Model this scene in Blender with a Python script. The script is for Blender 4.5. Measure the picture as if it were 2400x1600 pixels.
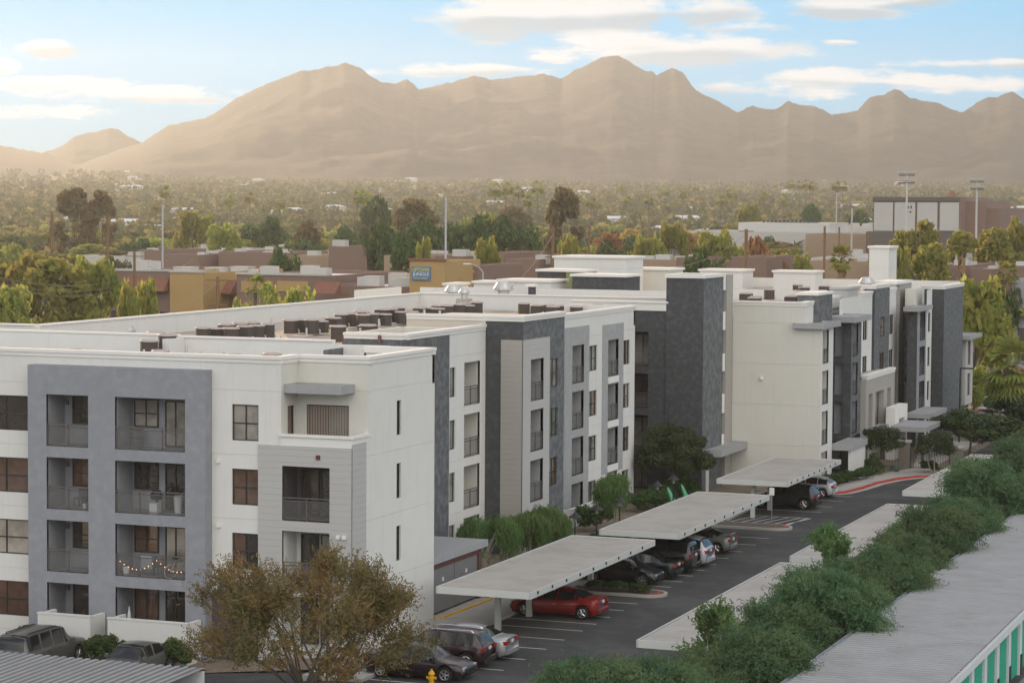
import bpy, bmesh, math, random
import numpy as np
from math import radians, sin, cos, tan, pi, sqrt, atan2, hypot
from mathutils import Vector, Matrix, Euler
random.seed(7)
for o in list(bpy.data.objects): bpy.data.objects.remove(o, do_unlink=True)
SC = bpy.context.scene
COL = SC.collection
# ---------------------------------------------------------------- camera
CAMH = 21.0; FPX = 5692.0
ROT = Matrix.Rotation(radians(20.763), 4, 'Z') @ Matrix.Rotation(radians(90-3.287), 4, 'X') @ Matrix.Rotation(radians(0.372), 4, 'Z')
cd = bpy.data.cameras.new('camera'); cam = bpy.data.objects.new('camera', cd); COL.objects.link(cam)
cd.sensor_width = 36; cd.lens = FPX/2400*36; cd.clip_start = 1; cd.clip_end = 30000
cam.matrix_world = Matrix.Translation((0, 0, CAMH)) @ ROT
SC.camera = cam
# ---------------------------------------------------------------- sun and exposure
SUN_AZ = radians(20.763+27)      # degrees left of +Y
SUN_EL = radians(10.5)
sl = bpy.data.lights.new('sun', 'SUN'); sun = bpy.data.objects.new('sun', sl); COL.objects.link(sun)
sl.energy = 5.0; sl.angle = radians(0.53); sl.color = (1.0, 0.70, 0.42)
sdir = Vector((-sin(SUN_AZ)*cos(SUN_EL), cos(SUN_AZ)*cos(SUN_EL), sin(SUN_EL)))
sun.rotation_euler = sdir.to_track_quat('Z', 'Y').to_euler()
SC.view_settings.view_transform = 'Standard'; SC.view_settings.look = 'None'
SC.view_settings.gamma = 1; SC.view_settings.use_curve_mapping = False
SC.view_settings.exposure = 0.42
SC.cycles.volume_bounces = 0; SC.cycles.volume_step_rate = 10; SC.cycles.max_bounces = 6
SC.cycles.diffuse_bounces = 3; SC.cycles.glossy_bounces = 2; SC.cycles.transmission_bounces = 2; SC.cycles.transparent_max_bounces = 8
SC.cycles.caustics_reflective = False; SC.cycles.caustics_refractive = False
# ---------------------------------------------------------------- sky
W = bpy.data.worlds.new('World'); SC.world = W; W.use_nodes = True
nt = W.node_tree; nt.nodes.clear()
def N(nt, t, **k):
    n = nt.nodes.new(t)
    for a, b in k.items(): setattr(n, a, b)
    return n
def M(nt, op, a, b=None, c=None, clamp=False):
    n = nt.nodes.new('ShaderNodeMath'); n.operation = op; n.use_clamp = clamp
    for i, v in enumerate((a, b, c)):
        if v is None: continue
        if isinstance(v, (int, float)): n.inputs[i].default_value = v
        else: nt.links.new(v, n.inputs[i])
    return n.outputs[0]
def VM(nt, op, a, b):
    n = nt.nodes.new('ShaderNodeVectorMath'); n.operation = op
    for i, v in enumerate((a, b)):
        if isinstance(v, (tuple, list)): n.inputs[i].default_value = v
        else: nt.links.new(v, n.inputs[i])
    return n.outputs[0]
def MIX(nt, f, a, b, mode='MIX'):
    n = nt.nodes.new('ShaderNodeMix'); n.data_type = 'RGBA'; n.blend_type = mode
    if isinstance(f, (int, float)): n.inputs[0].default_value = f
    else: nt.links.new(f, n.inputs[0])
    for i, v in ((6, a), (7, b)):
        if isinstance(v, tuple): n.inputs[i].default_value = v+(1,) if len(v) == 3 else v
        else: nt.links.new(v, n.inputs[i])
    return n.outputs[2]
def RAMP(nt, f, stops):
    n = nt.nodes.new('ShaderNodeValToRGB'); nt.links.new(f, n.inputs[0]); e = n.color_ramp.elements
    while len(e) < len(stops): e.new(.5)
    for i, (p, c) in enumerate(stops):
        e[i].position = p; e[i].color = (c+(1,) if isinstance(c, tuple) else (c, c, c, 1))
    return n.outputs[0]
def SMOOTH(nt, x, lo, hi):
    n = nt.nodes.new('ShaderNodeMapRange'); n.interpolation_type = 'SMOOTHSTEP'
    nt.links.new(x, n.inputs[0]); n.inputs[1].default_value = lo; n.inputs[2].default_value = hi
    return n.outputs[0]
def NOISE(nt, vec, scale, detail=4, rough=.55, dim='3D'):
    n = nt.nodes.new('ShaderNodeTexNoise'); n.inputs['Scale'].default_value = scale
    n.inputs['Detail'].default_value = detail; n.inputs['Roughness'].default_value = rough
    if vec is not None: nt.links.new(vec, n.inputs['Vector'])
    return n.outputs['Fac']
def raydir(px, py):
    return (ROT.to_3x3() @ Vector((px-1200, 800-py, -FPX))).normalized()
sky = N(nt, 'ShaderNodeTexSky'); sky.sky_type = 'NISHITA'; sky.sun_disc = False
sky.sun_elevation = SUN_EL; sky.sun_rotation = -SUN_AZ; sky.air_density = 1.0; sky.dust_density = 0.6; sky.ozone_density = 1.6
tc = N(nt, 'ShaderNodeTexCoord'); D = tc.outputs['Generated']
sp = N(nt, 'ShaderNodeSeparateXYZ'); nt.links.new(D, sp.inputs[0])
AZ = M(nt, 'MULTIPLY', M(nt, 'ARCTAN2', sp.outputs[0], sp.outputs[1]), 57.29578)   # degrees from +Y to +X
EL = M(nt, 'MULTIPLY', M(nt, 'ARCSINE', sp.outputs[2]), 57.29578)
def azel(px, py):
    d = raydir(px, py); return math.degrees(atan2(d.x, d.y)), math.degrees(math.asin(d.z))
cv = N(nt, 'ShaderNodeCombineXYZ'); nt.links.new(AZ, cv.inputs[0]); nt.links.new(M(nt, 'MULTIPLY', EL, 2.9), cv.inputs[1])
cn = NOISE(nt, cv.outputs[0], .62, 12, .66)
cn2 = NOISE(nt, cv.outputs[0], .22, 3, .5)
# cumulus banks: place in the sky (azimuth, elevation), half width, half height, strength
CL = [((1330, 30), 330, 62, 1.35), ((1180, 45), 165, 55, 1.2), ((1640, 25), 150, 42, .9), ((1560, 118), 320, 42, 1.25), ((1420, 92), 210, 30, .9),
      ((2000, 15), 170, 36, 1.25), ((2120, 0), 130, 24, .9), ((1990, 185), 260, 26, 1.0), ((2250, 195), 260, 24, 1.0), ((2300, 150), 240, 13, .85),
      ((1060, 165), 260, 20, .95), ((115, 115), 82, 24, 1.1), ((0, 158), 55, 22, 1.1), ((140, 196), 190, 22, .85), ((350, 222), 280, 24, .8),
      ((1290, 138), 80, 12, .8), ((1970, 100), 40, 7, .7), ((1750, 210), 260, 20, .55), ((80, 262), 240, 18, .5), ((1720, 65), 120, 14, .5)]
fld = None; shd = None
PD = math.degrees(1/FPX)
for (c, rx, ry, s) in CL:
    a, e = azel(*c)
    u = M(nt, 'MULTIPLY', M(nt, 'SUBTRACT', AZ, a), 1/(rx*PD)); v = M(nt, 'MULTIPLY', M(nt, 'SUBTRACT', EL, e), 1/(ry*PD))
    q = M(nt, 'SUBTRACT', 1, M(nt, 'ADD', M(nt, 'MULTIPLY', u, u), M(nt, 'MULTIPLY', v, v)))
    q = M(nt, 'MULTIPLY', M(nt, 'MAXIMUM', q, -1.5), s)
    fld = q if fld is None else M(nt, 'MAXIMUM', fld, q)
    w_ = M(nt, 'MULTIPLY', M(nt, 'MAXIMUM', q, 0), v); shd = w_ if shd is None else M(nt, 'ADD', shd, w_)
body = M(nt, 'ADD', fld, M(nt, 'MULTIPLY', M(nt, 'SUBTRACT', cn, .5), 4.2))
cov = SMOOTH(nt, body, -.1, .8)
# unseen broken cloud added overhead and behind the camera as fill light
pl = N(nt, 'ShaderNodeVectorMath'); pl.operation = 'DIVIDE'; nt.links.new(D, pl.inputs[0])
zc = M(nt, 'MAXIMUM', sp.outputs[2], .06); cz = N(nt, 'ShaderNodeCombineXYZ')
for i in range(3): nt.links.new(zc, cz.inputs[i])
nt.links.new(cz.outputs[0], pl.inputs[1])
on = NOISE(nt, pl.outputs[0], 1.1, 7, .6)
over = M(nt, 'MULTIPLY', SMOOTH(nt, on, .42, .62), SMOOTH(nt, EL, 9, 22))
skyn = MIX(nt, 1.0, sky.outputs[0], (.45, .55, .75), 'MULTIPLY')
grad = RAMP(nt, M(nt, 'MULTIPLY', EL, 1/90), [(.0, (.4, 3.2, 5.2)), (.015, (.2, 3.6, 6.2)), (.03, (.1, 4.1, 7.5)), (.055, (.1, 4.8, 8.8)), (.2, (2.0, 3.0, 4.6)), (1.0, (1.8, 2.5, 4.0))])
skyc = MIX(nt, .04, grad, skyn)
bright = MIX(nt, SMOOTH(nt, M(nt, 'ADD', shd, M(nt, 'MULTIPLY', M(nt, 'SUBTRACT', cn2, .5), 2.0)), -.35, .15), (2.7, 3.9, 5.0), (6.9, 7.2, 7.6))
vis = MIX(nt, M(nt, 'MULTIPLY', cov, .92), skyc, bright)
fill_cloudc = (10.5, 9.6, 8.6)
final = MIX(nt, M(nt, 'MULTIPLY', over, .85), vis, fill_cloudc)
# unseen, added to light the facades: cloud bank low in the sky behind the camera
dv = N(nt, 'ShaderNodeVectorMath'); dv.operation = 'DOT_PRODUCT'; nt.links.new(D, dv.inputs[0]); dv.inputs[1].default_value = (.62, -.785, 0)
fill_bank = M(nt, 'MULTIPLY', M(nt, 'MULTIPLY', SMOOTH(nt, dv.outputs['Value'], .15, .55), SMOOTH(nt, EL, -2, 3)), M(nt, 'MULTIPLY_ADD', SMOOTH(nt, on, .38, .6), .45, .55))
final = MIX(nt, fill_bank, final, (23.5, 22.3, 21))
bg = N(nt, 'ShaderNodeBackground'); bg.inputs[1].default_value = .085; nt.links.new(final, bg.inputs[0])
wo = N(nt, 'ShaderNodeOutputWorld'); nt.links.new(bg.outputs[0], wo.inputs[0])
# ---------------------------------------------------------------- materials
MT = {}
def mat(name, col, rough=.85, spec=.3, metal=0, noise=None, bump=None, groove=None, trans=None, coord='Object', mott=None, objrand=0, coat=0, emit=None, streak=0):
    """procedural material; noise=(scale, amount), mott=(scale, second colour, lo, hi), groove=(pitch, depth)"""
    if name in MT: return MT[name]
    m = bpy.data.materials.new(name); m.use_nodes = True; t = m.node_tree
    b = t.nodes['Principled BSDF']; b.inputs['Roughness'].default_value = rough
    b.inputs['Specular IOR Level'].default_value = spec; b.inputs['Metallic'].default_value = metal
    b.inputs['Coat Weight'].default_value = coat
    b.inputs['Base Color'].default_value = tuple(col)+(1,)
    c = None; tcx = N(t, 'ShaderNodeTexCoord'); vec = tcx.outputs[coord]
    if mott:
        f = SMOOTH(t, NOISE(t, vec, mott[0], 5, .65), mott[2], mott[3]); c = MIX(t, f, tuple(col), tuple(mott[1]))
    if noise:
        f = NOISE(t, vec, noise[0], 6, .65)
        g = M(t, 'MULTIPLY_ADD', f, noise[1]*2, 1-noise[1]); cc = N(t, 'ShaderNodeCombineXYZ')
        for i in range(3): t.links.new(g, cc.inputs[i])
        c = MIX(t, 1.0, c if c is not None else tuple(col), cc.outputs[0], 'MULTIPLY')
    if streak:
        mp = N(t, 'ShaderNodeMapping'); t.links.new(vec, mp.inputs[0]); mp.inputs['Scale'].default_value = (3.5, 3.5, .22)
        f = M(t, 'MULTIPLY', SMOOTH(t, NOISE(t, mp.outputs[0], 1.0, 6, .7), .5, .8), streak)
        c = MIX(t, f, c if c is not None else tuple(col), tuple(x*.62 for x in col))
    if objrand:
        oi = N(t, 'ShaderNodeObjectInfo'); hs = N(t, 'ShaderNodeHueSaturation')
        t.links.new(M(t, 'MULTIPLY_ADD', oi.outputs['Random'], objrand*.16, .5-objrand*.08), hs.inputs['Hue'])
        t.links.new(M(t, 'MULTIPLY_ADD', oi.outputs['Random'], objrand, 1-objrand/2), hs.inputs['Value'])
        if c is not None: t.links.new(c, hs.inputs['Color'])
        else: hs.inputs['Color'].default_value = tuple(col)+(1,)
        c = hs.outputs[0]
    if c is not None: t.links.new(c, b.inputs['Base Color'])
    h = None
    if bump: h = M(t, 'MULTIPLY', NOISE(t, vec, bump[0], 5, .7), bump[1])
    if groove:
        s = N(t, 'ShaderNodeSeparateXYZ'); t.links.new(vec, s.inputs[0])
        f = M(t, 'FRACT', M(t, 'DIVIDE', s.outputs[2], groove[0])); gr = M(t, 'MULTIPLY', M(t, 'LESS_THAN', f, .035 if len(groove) < 3 else groove[2]), -groove[1])
        h = gr if h is None else M(t, 'ADD', h, gr)
    if h is not None:
        bp = N(t, 'ShaderNodeBump'); bp.inputs['Distance'].default_value = 1; bp.inputs['Strength'].default_value = 1
        t.links.new(h, bp.inputs['Height']); t.links.new(bp.outputs[0], b.inputs['Normal'])
    if trans:
        tr = N(t, 'ShaderNodeBsdfTranslucent'); mx = N(t, 'ShaderNodeMixShader'); mx.inputs[0].default_value = trans
        if c is not None: t.links.new(c, tr.inputs[0])
        else: tr.inputs[0].default_value = tuple(col)+(1,)
        t.links.new(b.outputs[0], mx.inputs[1]); t.links.new(tr.outputs[0], mx.inputs[2])
        t.links.new(mx.outputs[0], t.nodes['Material Output'].inputs[0])
    if emit: b.inputs['Emission Color'].default_value = tuple(emit[0])+(1,); b.inputs['Emission Strength'].default_value = emit[1]
    MT[name] = m; return m
WHITE = mat('white_stucco', (.60, .60, .575), noise=(.8, .07), bump=(14, .006), streak=.30, groove=(3.0255, .012, .012))
CREAM = mat('cream_stucco', (.54, .535, .485), noise=(.8, .06), bump=(14, .006), streak=.26, groove=(3.0255, .012, .012))
TRIM = mat('white_trim', (.66, .65, .62), noise=(1.5, .05))
GREY = mat('blue_grey_stucco', (.225, .238, .262), noise=(.9, .10), bump=(14, .006), streak=.18, mott=(2.2, (.26, .27, .29), .4, .7))
MIDGREY = mat('light_grey_stucco', (.30, .31, .315), noise=(.9, .10), bump=(14, .006), mott=(2.2, (.34, .35, .35), .4, .7))
DARK = mat('charcoal_stucco', (.052, .057, .062), noise=(.9, .12), bump=(14, .006), mott=(3.0, (.08, .086, .092), .42, .7), streak=.1)
DARK_LIT = mat('charcoal_stucco_lit_side', (.088, .097, .105), noise=(1.1, .2), bump=(10, .015), mott=(2.2, (.145, .155, .162), .38, .66))  # same charcoal as DARK, lightened: sky light on side walls put into colour
SIDING = mat('light_grey_lap_siding', (.40, .40, .39), noise=(.8, .05), groove=(.305, .007, .06))
SIDWARM = mat('warm_grey_lap_siding', (.33, .32, .295), noise=(.8, .05), groove=(.305, .007, .06))
PLUM = mat('dark_stucco_flare_tint', (.075, .062, .075), noise=(1, .15), bump=(14, .006))  # dark stucco; its purple cast is lens flare put into the colour
CANOPY = mat('canopy_grey_metal', (.30, .305, .31), rough=.7, noise=(2.5, .14), streak=.2)
ROOFT = mat('roof_membrane_tan', (.42, .36, .30), noise=(.5, .16), mott=(.35, (.30, .27, .24), .45, .7))
ROOFG = mat('roof_membrane_grey', (.36, .35, .34), noise=(.5, .16))
FRAME = mat('dark_bronze_frame', (.03, .028, .026), rough=.5)
RAIL = mat('dark_bronze_railing', (.10, .095, .09), rough=.5)
SCREEN = mat('railing_mesh', (.16, .16, .155), rough=.6)
def glass(name, col, rough=.04, wav=.012):
    m = bpy.data.materials.new(name); m.use_nodes = True; t = m.node_tree; b = t.nodes['Principled BSDF']
    tcx = N(t, 'ShaderNodeTexCoord'); oi = N(t, 'ShaderNodeObjectInfo')
    v = VM(t, 'ADD', tcx.outputs['Object'], oi.outputs['Location'])
    f = NOISE(t, v, .9, 3)
    t.links.new(MIX(t, SMOOTH(t, f, .35, .7), tuple(col), tuple(x*.55 for x in col)), b.inputs['Base Color'])
    b.inputs['Roughness'].default_value = rough; b.inputs['Specular IOR Level'].default_value = .9; b.inputs['Coat Weight'].default_value = .4; b.inputs['Coat Roughness'].default_value = .02
    bp = N(t, 'ShaderNodeBump'); bp.inputs['Distance'].default_value = 1; t.links.new(M(t, 'MULTIPLY', NOISE(t, v, 1.3, 2), wav), bp.inputs['Height']); t.links.new(bp.outputs[0], b.inputs['Normal'])
    return m
G_DARK = glass('window_glass_dark', (.045, .038, .034)); G_WARM = glass('window_glass_flare_brown', (.12, .068, .048))  # warm glass: red-brown of the lens flare put into its colour
G_BLIND = glass('glass_over_pale_blind', (.30, .28, .25)); G_GREEN = glass('glass_over_sage_curtain', (.17, .20, .17))
GLASSES = [G_DARK, G_WARM, G_BLIND, G_GREEN]
# ---------------------------------------------------------------- mesh helpers
class MB:
    def __init__(s): s.v = []; s.f = []
    def poly(s, pts):
        n = len(s.v); s.v += [tuple(p) for p in pts]; s.f.append(tuple(range(n, n+len(pts)))); return s
    def box(s, x0, x1, y0, y1, z0, z1):
        n = len(s.v); s.v += [(x, y, z) for z in (z0, z1) for (x, y) in ((x0, y0), (x1, y0), (x1, y1), (x0, y1))]
        s.f += [tuple(n+i for i in q) for q in ((3, 2, 1, 0), (4, 5, 6, 7), (0, 1, 5, 4), (1, 2, 6, 5), (2, 3, 7, 6), (3, 0, 4, 7))]; return s
    def tube(s, pts, r, n=6, caps=True):
        pts = [Vector(p) for p in pts]; rs = r if isinstance(r, (list, tuple)) else [r]*len(pts); base = len(s.v)
        for i, p in enumerate(pts):
            d = (pts[min(i+1, len(pts)-1)]-pts[max(i-1, 0)]).normalized()
            a = d.cross(Vector((0, 0, 1))) if abs(d.z) < .95 else d.cross(Vector((1, 0, 0))); a.normalize(); b = d.cross(a)
            for k in range(n):
                t = 2*pi*k/n; s.v.append(tuple(p+a*cos(t)*rs[i]+b*sin(t)*rs[i]))
        for i in range(len(pts)-1):
            for k in range(n):
                q = base+i*n; s.f.append((q+k, q+(k+1) % n, q+n+(k+1) % n, q+n+k))
        if caps: s.f.append(tuple(base+k for k in range(n))); s.f.append(tuple(base+(len(pts)-1)*n+k for k in range(n)))
        return s
    def lathe(s, cx, cy, prof, n=14):
        base = len(s.v)
        for (r, z) in prof:
            for k in range(n): s.v.append((cx+r*cos(2*pi*k/n), cy+r*sin(2*pi*k/n), z))
        for i in range(len(prof)-1):
            for k in range(n): q = base+i*n; s.f.append((q+k, q+(k+1) % n, q+n+(k+1) % n, q+n+k))
        s.f.append(tuple(base+k for k in range(n))); s.f.append(tuple(base+(len(prof)-1)*n+k for k in range(n))); return s
    def build(s, name, m, parent=None, smooth=False, loc=None, label=None):
        me = bpy.data.meshes.new(name); me.from_pydata(s.v, [], s.f); me.update()
        if smooth: me.polygons.foreach_set('use_smooth', [True]*len(me.polygons))
        if m: me.materials.append(m)
        o = bpy.data.objects.new(name, me); COL.objects.link(o)
        if parent: o.parent = parent
        if loc: o.location = loc
        if label: o['label'] = label
        return o
def np_mesh(name, V, F, m, parent=None, smooth=False):
    V = np.asarray(V, dtype=np.float32); F = np.asarray(F, dtype=np.int32); k = F.shape[1]
    me = bpy.data.meshes.new(name); me.vertices.add(len(V)); me.vertices.foreach_set('co', V.ravel())
    me.loops.add(F.size); me.loops.foreach_set('vertex_index', F.ravel())
    me.polygons.add(len(F)); me.polygons.foreach_set('loop_start', np.arange(0, F.size, k, dtype=np.int32))
    try: me.polygons.foreach_set('loop_total', np.full(len(F), k, dtype=np.int32))
    except Exception: pass
    if smooth: me.polygons.foreach_set('use_smooth', np.ones(len(F), dtype=bool))
    me.update(calc_edges=True); me.validate()
    if m: me.materials.append(m)
    o = bpy.data.objects.new(name, me); COL.objects.link(o)
    if parent: o.parent = parent
    return o
def tag(o, label=None, cat=None, group=None, kind=None):
    if label: o['label'] = label
    if cat: o['category'] = cat
    if group: o['group'] = group
    if kind: o['kind'] = kind
    return o
def empty(name, loc=(0, 0, 0), rz=0, **k):
    o = bpy.data.objects.new(name, None); COL.objects.link(o); o.location = loc; o.rotation_euler = (0, 0, rz); o.empty_display_size = .5
    tag(o, **k); return o
def copy_tree(o, parent=None):
    c = o.copy(); COL.objects.link(c)
    if parent: c.parent = parent
    for ch in [x for x in KIDS.get(o.name, o.children)]: copy_tree(ch, c)
    return c
KIDS = {}
def dup(o, loc, rz=0, scale=None, label=None, group=None):
    c = copy_tree(o); c.location = loc; c.rotation_euler = (0, 0, rz)
    if scale is not None: c.scale = (scale,)*3 if isinstance(scale, (int, float)) else scale
    if label: c['label'] = label
    if group: c['group'] = group
    return c
def at(px, py, z=0.0):
    d = raydir(px, py); t = (z-CAMH)/d.z; return Vector((d.x*t, d.y*t, z))
def atd(px, dist):
    "ground point under photograph column px at horizontal distance dist"
    d = raydir(px, 477); h = hypot(d.x, d.y); return Vector((d.x/h*dist, d.y/h*dist, 0))
def zat(py, dist, px=1200):
    d = raydir(px, py); return CAMH+d.z/hypot(d.x, d.y)*dist
def gz(r): return max(0.0, (r-1100)*.019) if r < 3300 else 41.8+(min(r, 3900)-3300)*.03
# semi-open woven mesh used in the balcony railings
t = SCREEN.node_tree; _tr = N(t, 'ShaderNodeBsdfTransparent'); _mx = N(t, 'ShaderNodeMixShader'); _mx.inputs[0].default_value = .68
t.links.new(t.nodes['Principled BSDF'].outputs[0], _mx.inputs[1]); t.links.new(_tr.outputs[0], _mx.inputs[2]); t.links.new(_mx.outputs[0], t.nodes['Material Output'].inputs[0])
# ================================================================ the apartment building
APT = empty('apartment_building', (-60, 130, 0), label='long four storey white, grey and charcoal stucco apartment building beside the car park', cat='building')
APT.location = (0, 0, 0)
def P(ax, c, a, d, z): return (a, c+d, z) if ax == 'y' else (c-d, a, z)
def sheet(mb, ax, c, a0, a1, z0, z1, holes=(), rev=.14):
    As = sorted({a0, a1}|{h[0] for h in holes}|{h[1] for h in holes}); Zs = sorted({z0, z1}|{h[2] for h in holes}|{h[3] for h in holes})
    As = [a for a in As if a0 <= a <= a1]; Zs = [z for z in Zs if z0 <= z <= z1]
    for i in range(len(As)-1):
        for j in range(len(Zs)-1):
            am, zm = (As[i]+As[i+1])/2, (Zs[j]+Zs[j+1])/2
            if any(h[0] < am < h[1] and h[2] < zm < h[3] for h in holes): continue
            mb.poly([P(ax, c, As[i], 0, Zs[j]), P(ax, c, As[i+1], 0, Zs[j]), P(ax, c, As[i+1], 0, Zs[j+1]), P(ax, c, As[i], 0, Zs[j+1])])
    for h in holes:
        b0, b1, y0, y1 = h[:4]
        for (p, q) in (((b0, y0), (b0, y1)), ((b1, y0), (b1, y1)), ((b0, y0), (b1, y0)), ((b0, y1), (b1, y1))):
            mb.poly([P(ax, c, p[0], 0, p[1]), P(ax, c, q[0], 0, q[1]), P(ax, c, q[0], rev, q[1]), P(ax, c, p[0], rev, p[1])])
def wall(m, ax, c, a0, a1, z0, z1, holes=(), rev=.14, label=None, thick=0, name='wall'):
    mb = MB(); sheet(mb, ax, c, a0, a1, z0, z1, holes, rev)
    if thick: # closed slab edges for panels standing proud of the wall behind
        for (a, b) in (((a0, z0), (a0, z1)), ((a1, z0), (a1, z1)), ((a0, z1), (a1, z1)), ((a0, z0), (a1, z0))):
            mb.poly([P(ax, c, a[0], 0, a[1]), P(ax, c, b[0], 0, b[1]), P(ax, c, b[0], thick, b[1]), P(ax, c, a[0], thick, a[1])])
    return mb.build(name, m, APT, label=label)
def cap(ax, c, a0, a1, z, w=.42, h=.34, out=.10, m=TRIM):
    "parapet coping: a bar proud of the wall face on the outside"
    if ax == 'x': z += .004; out += .004
    mb = MB(); x = [P(ax, c, a0, -out, 0), P(ax, c, a1, w, 0)]
    xs = sorted((x[0][0], x[1][0])); ys = sorted((x[0][1], x[1][1]))
    mb.box(xs[0], xs[1], ys[0], ys[1], z-h*.45, z)
    x = [P(ax, c, a0+.02, -out*.45, 0), P(ax, c, a1-.02, w-.06, 0)]
    xs = sorted((x[0][0], x[1][0])); ys = sorted((x[0][1], x[1][1]))
    mb.box(xs[0], xs[1], ys[0], ys[1], z-h, z-h*.45)
    return mb.build('parapet_cap', m, APT)
def inner(ax, c, a0, a1, z0, z1, m=WHITE, w=.3):
    "roof side of a parapet"
    mb = MB(); mb.poly([P(ax, c, a0, w, z0), P(ax, c, a1, w, z0), P(ax, c, a1, w, z1), P(ax, c, a0, w, z1)]); return mb.build('parapet', m, APT)
WI = 0
def window(ax, c, a0, a1, z0, z1, kind=None, d=.12, mull=True, parent=None):
    global WI; WI += 1; rnd = random.Random(WI*13+5)
    f = MB(); w = .055
    def bar(x0, x1, y0, y1, e0=d-.03, e1=d+.04):
        p, q = P(ax, c, x0, e0, y0), P(ax, c, x1, e1, y1)
        f.box(min(p[0], q[0]), max(p[0], q[0]), min(p[1], q[1]), max(p[1], q[1]), y0, y1)
    bar(a0, a1, z0, z0+w); bar(a0, a1, z1-w, z1); bar(a0, a0+w, z0+w, z1-w); bar(a1-w, a1, z0+w, z1-w)
    if mull:
        am = (a0+a1)/2
        if a1-a0 > 1.0: bar(am-w/2, am+w/2, z0+w, z1-w)
        zm = z0+(z1-z0)*.48
        if z1-z0 < 2 and z1-z0 > 1.2: bar(a0+w, a1-w, zm-w/2, zm+w/2, d-.02, d+.03)
    o = f.build('window' if z1-z0 < 2 else 'sliding_door', FRAME, parent or APT)
    gm = kind or rnd.choice([G_DARK, G_DARK, G_WARM, G_BLIND, G_GREEN])
    spl = a0 if not mull or a1-a0 < 1.0 else (a0+a1)/2
    halves = [(a0, a1)] if spl == a0 else [(a0, spl), (spl, a1)]
    if parent is None or parent is APT:
        for i, (x0, x1) in enumerate(halves):
            g = MB(); g.poly([P(ax, c, x0+.02, d+.02+i*.002, z0+.02), P(ax, c, x1-.02, d+.02+i*.002, z0+.02), P(ax, c, x1-.02, d+.02+i*.002, z1-.02), P(ax, c, x0+.02, d+.02+i*.002, z1-.02)])
            g.build('pane', gm if i == 0 or rnd.random() < .6 else rnd.choice(GLASSES), o)
    else:
        g = MB(); g.poly([P(ax, c, a0+.02, d+.02, z0+.02), P(ax, c, a1-.02, d+.02, z0+.02), P(ax, c, a1-.02, d+.02, z1-.02), P(ax, c, a0+.02, d+.02, z1-.02)])
        g.build('glass', gm, parent)
    return o
def balcony(ax, c, a0, a1, zs, zh, m, depth=1.5, rail=True, fits=(('d', .45, 1.0),), floor=None, hood=True):
    mb = MB(); c0, c1 = a0, a1
    q = lambda a, d, z: P(ax, c, a, d, z)
    mb.poly([q(c0, .02, zs), q(c0, depth, zs), q(c0, depth, zh), q(c0, .02, zh)]); mb.poly([q(c1, .02, zs), q(c1, depth, zs), q(c1, depth, zh), q(c1, .02, zh)])
    mb.poly([q(c0, .02, zs), q(c1, .02, zs), q(c1, depth, zs), q(c0, depth, zs)]); mb.poly([q(c0, .02, zh), q(c1, .02, zh), q(c1, depth, zh), q(c0, depth, zh)])
    mb.poly([q(c0, depth, zs), q(c1, depth, zs), q(c1, depth, zh), q(c0, depth, zh)])
    b = mb.build('balcony', m, APT)
    for (k, f0, f1) in fits:
        x0, x1 = c0+(c1-c0)*f0, c0+(c1-c0)*f1-.04
        if k == 'd': window(ax, c, x0, x1, zs+.05, zs+2.25, d=depth-.06, parent=b, kind=random.choice([G_DARK, G_BLIND, G_WARM, G_BLIND]))
        if k == 'w': window(ax, c, x0, x1, zs+.95, zs+2.3, d=depth-.06, parent=b, kind=random.choice([G_DARK, G_BLIND, G_WARM]))
        if k == 'l':
            l = MB(); p = q(c0+(c1-c0)*f0, depth-.1, zs+2.0); l.box(p[0]-.07, p[0]+.07, p[1]-.07, p[1]+.07, p[2]-.12, p[2]+.12); l.build('wall_light', RAIL, b)
    if rail:
        r = MB()
        def bar(x0, x1, z0, z1, e0=.08, e1=.13):
            p, s = q(x0, e0, z0), q(x1, e1, z1); r.box(min(p[0], s[0]), max(p[0], s[0]), min(p[1], s[1]), max(p[1], s[1]), z0, z1)
        bar(c0+.01, c1-.01, zs+1.04, zs+1.09); bar(c0+.01, c1-.01, zs+.90, zs+.94); bar(c0+.01, c1-.01, zs+.07, zs+.11)
        n = max(2, round((c1-c0)/1.2)); 
        for i in range(n+1):
            x = c0+.03+(c1-c0-.06)*i/n; bar(x-.03, x+.03, zs, zs+1.04)
        ro = r.build('railing', RAIL, b)
        s = MB(); s.poly([q(c0+.03, .105, zs+.11), q(c1-.03, .105, zs+.11), q(c1-.03, .105, zs+.90), q(c0+.03, .105, zs+.90)]); s.build('railing_mesh', SCREEN, b)
    return b
SL = [.08, 3.105, 6.13, 9.157]; HD = 2.49; WS, WH = .60, 2.30
PT = 13.76
# ---- front wing, facing the camera
h = [(-66.6, -63.16, s+WS, s+WH) for s in SL]
wall(WHITE, 'y', 101.5, -84, -63.15, -.9, 13.5, h+[(-73, -69.6, s+WS, s+WH) for s in SL])
for b in h: window('y', 101.5, *b, kind=random.choice([G_BLIND, G_WARM, G_DARK]))
for s in SL: window('y', 101.5, -73, -69.6, s+WS, s+WH)
LB = [(-62.12, -59.82, s if s > 1 else s, s+HD) for s in SL]; RB = [(-58.36, -54.61, s, s+HD) for s in SL]
wall(GREY, 'y', 100.8, -63.15, -53.55, -.9, 13.04, LB+RB, rev=.16, label='blue grey projecting wall frame round two stacks of balconies')
mb = MB(); mb.poly([(-63.15, 100.8, 13.04), (-53.55, 100.8, 13.04), (-53.55, 101.6, 13.04), (-63.15, 101.6, 13.04)])
for x in (-63.15, -53.55): mb.poly([(x, 100.8, -.9), (x, 101.6, -.9), (x, 101.6, 13.04), (x, 100.8, 13.04)])
mb.build('wall_return', GREY, APT)
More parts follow.
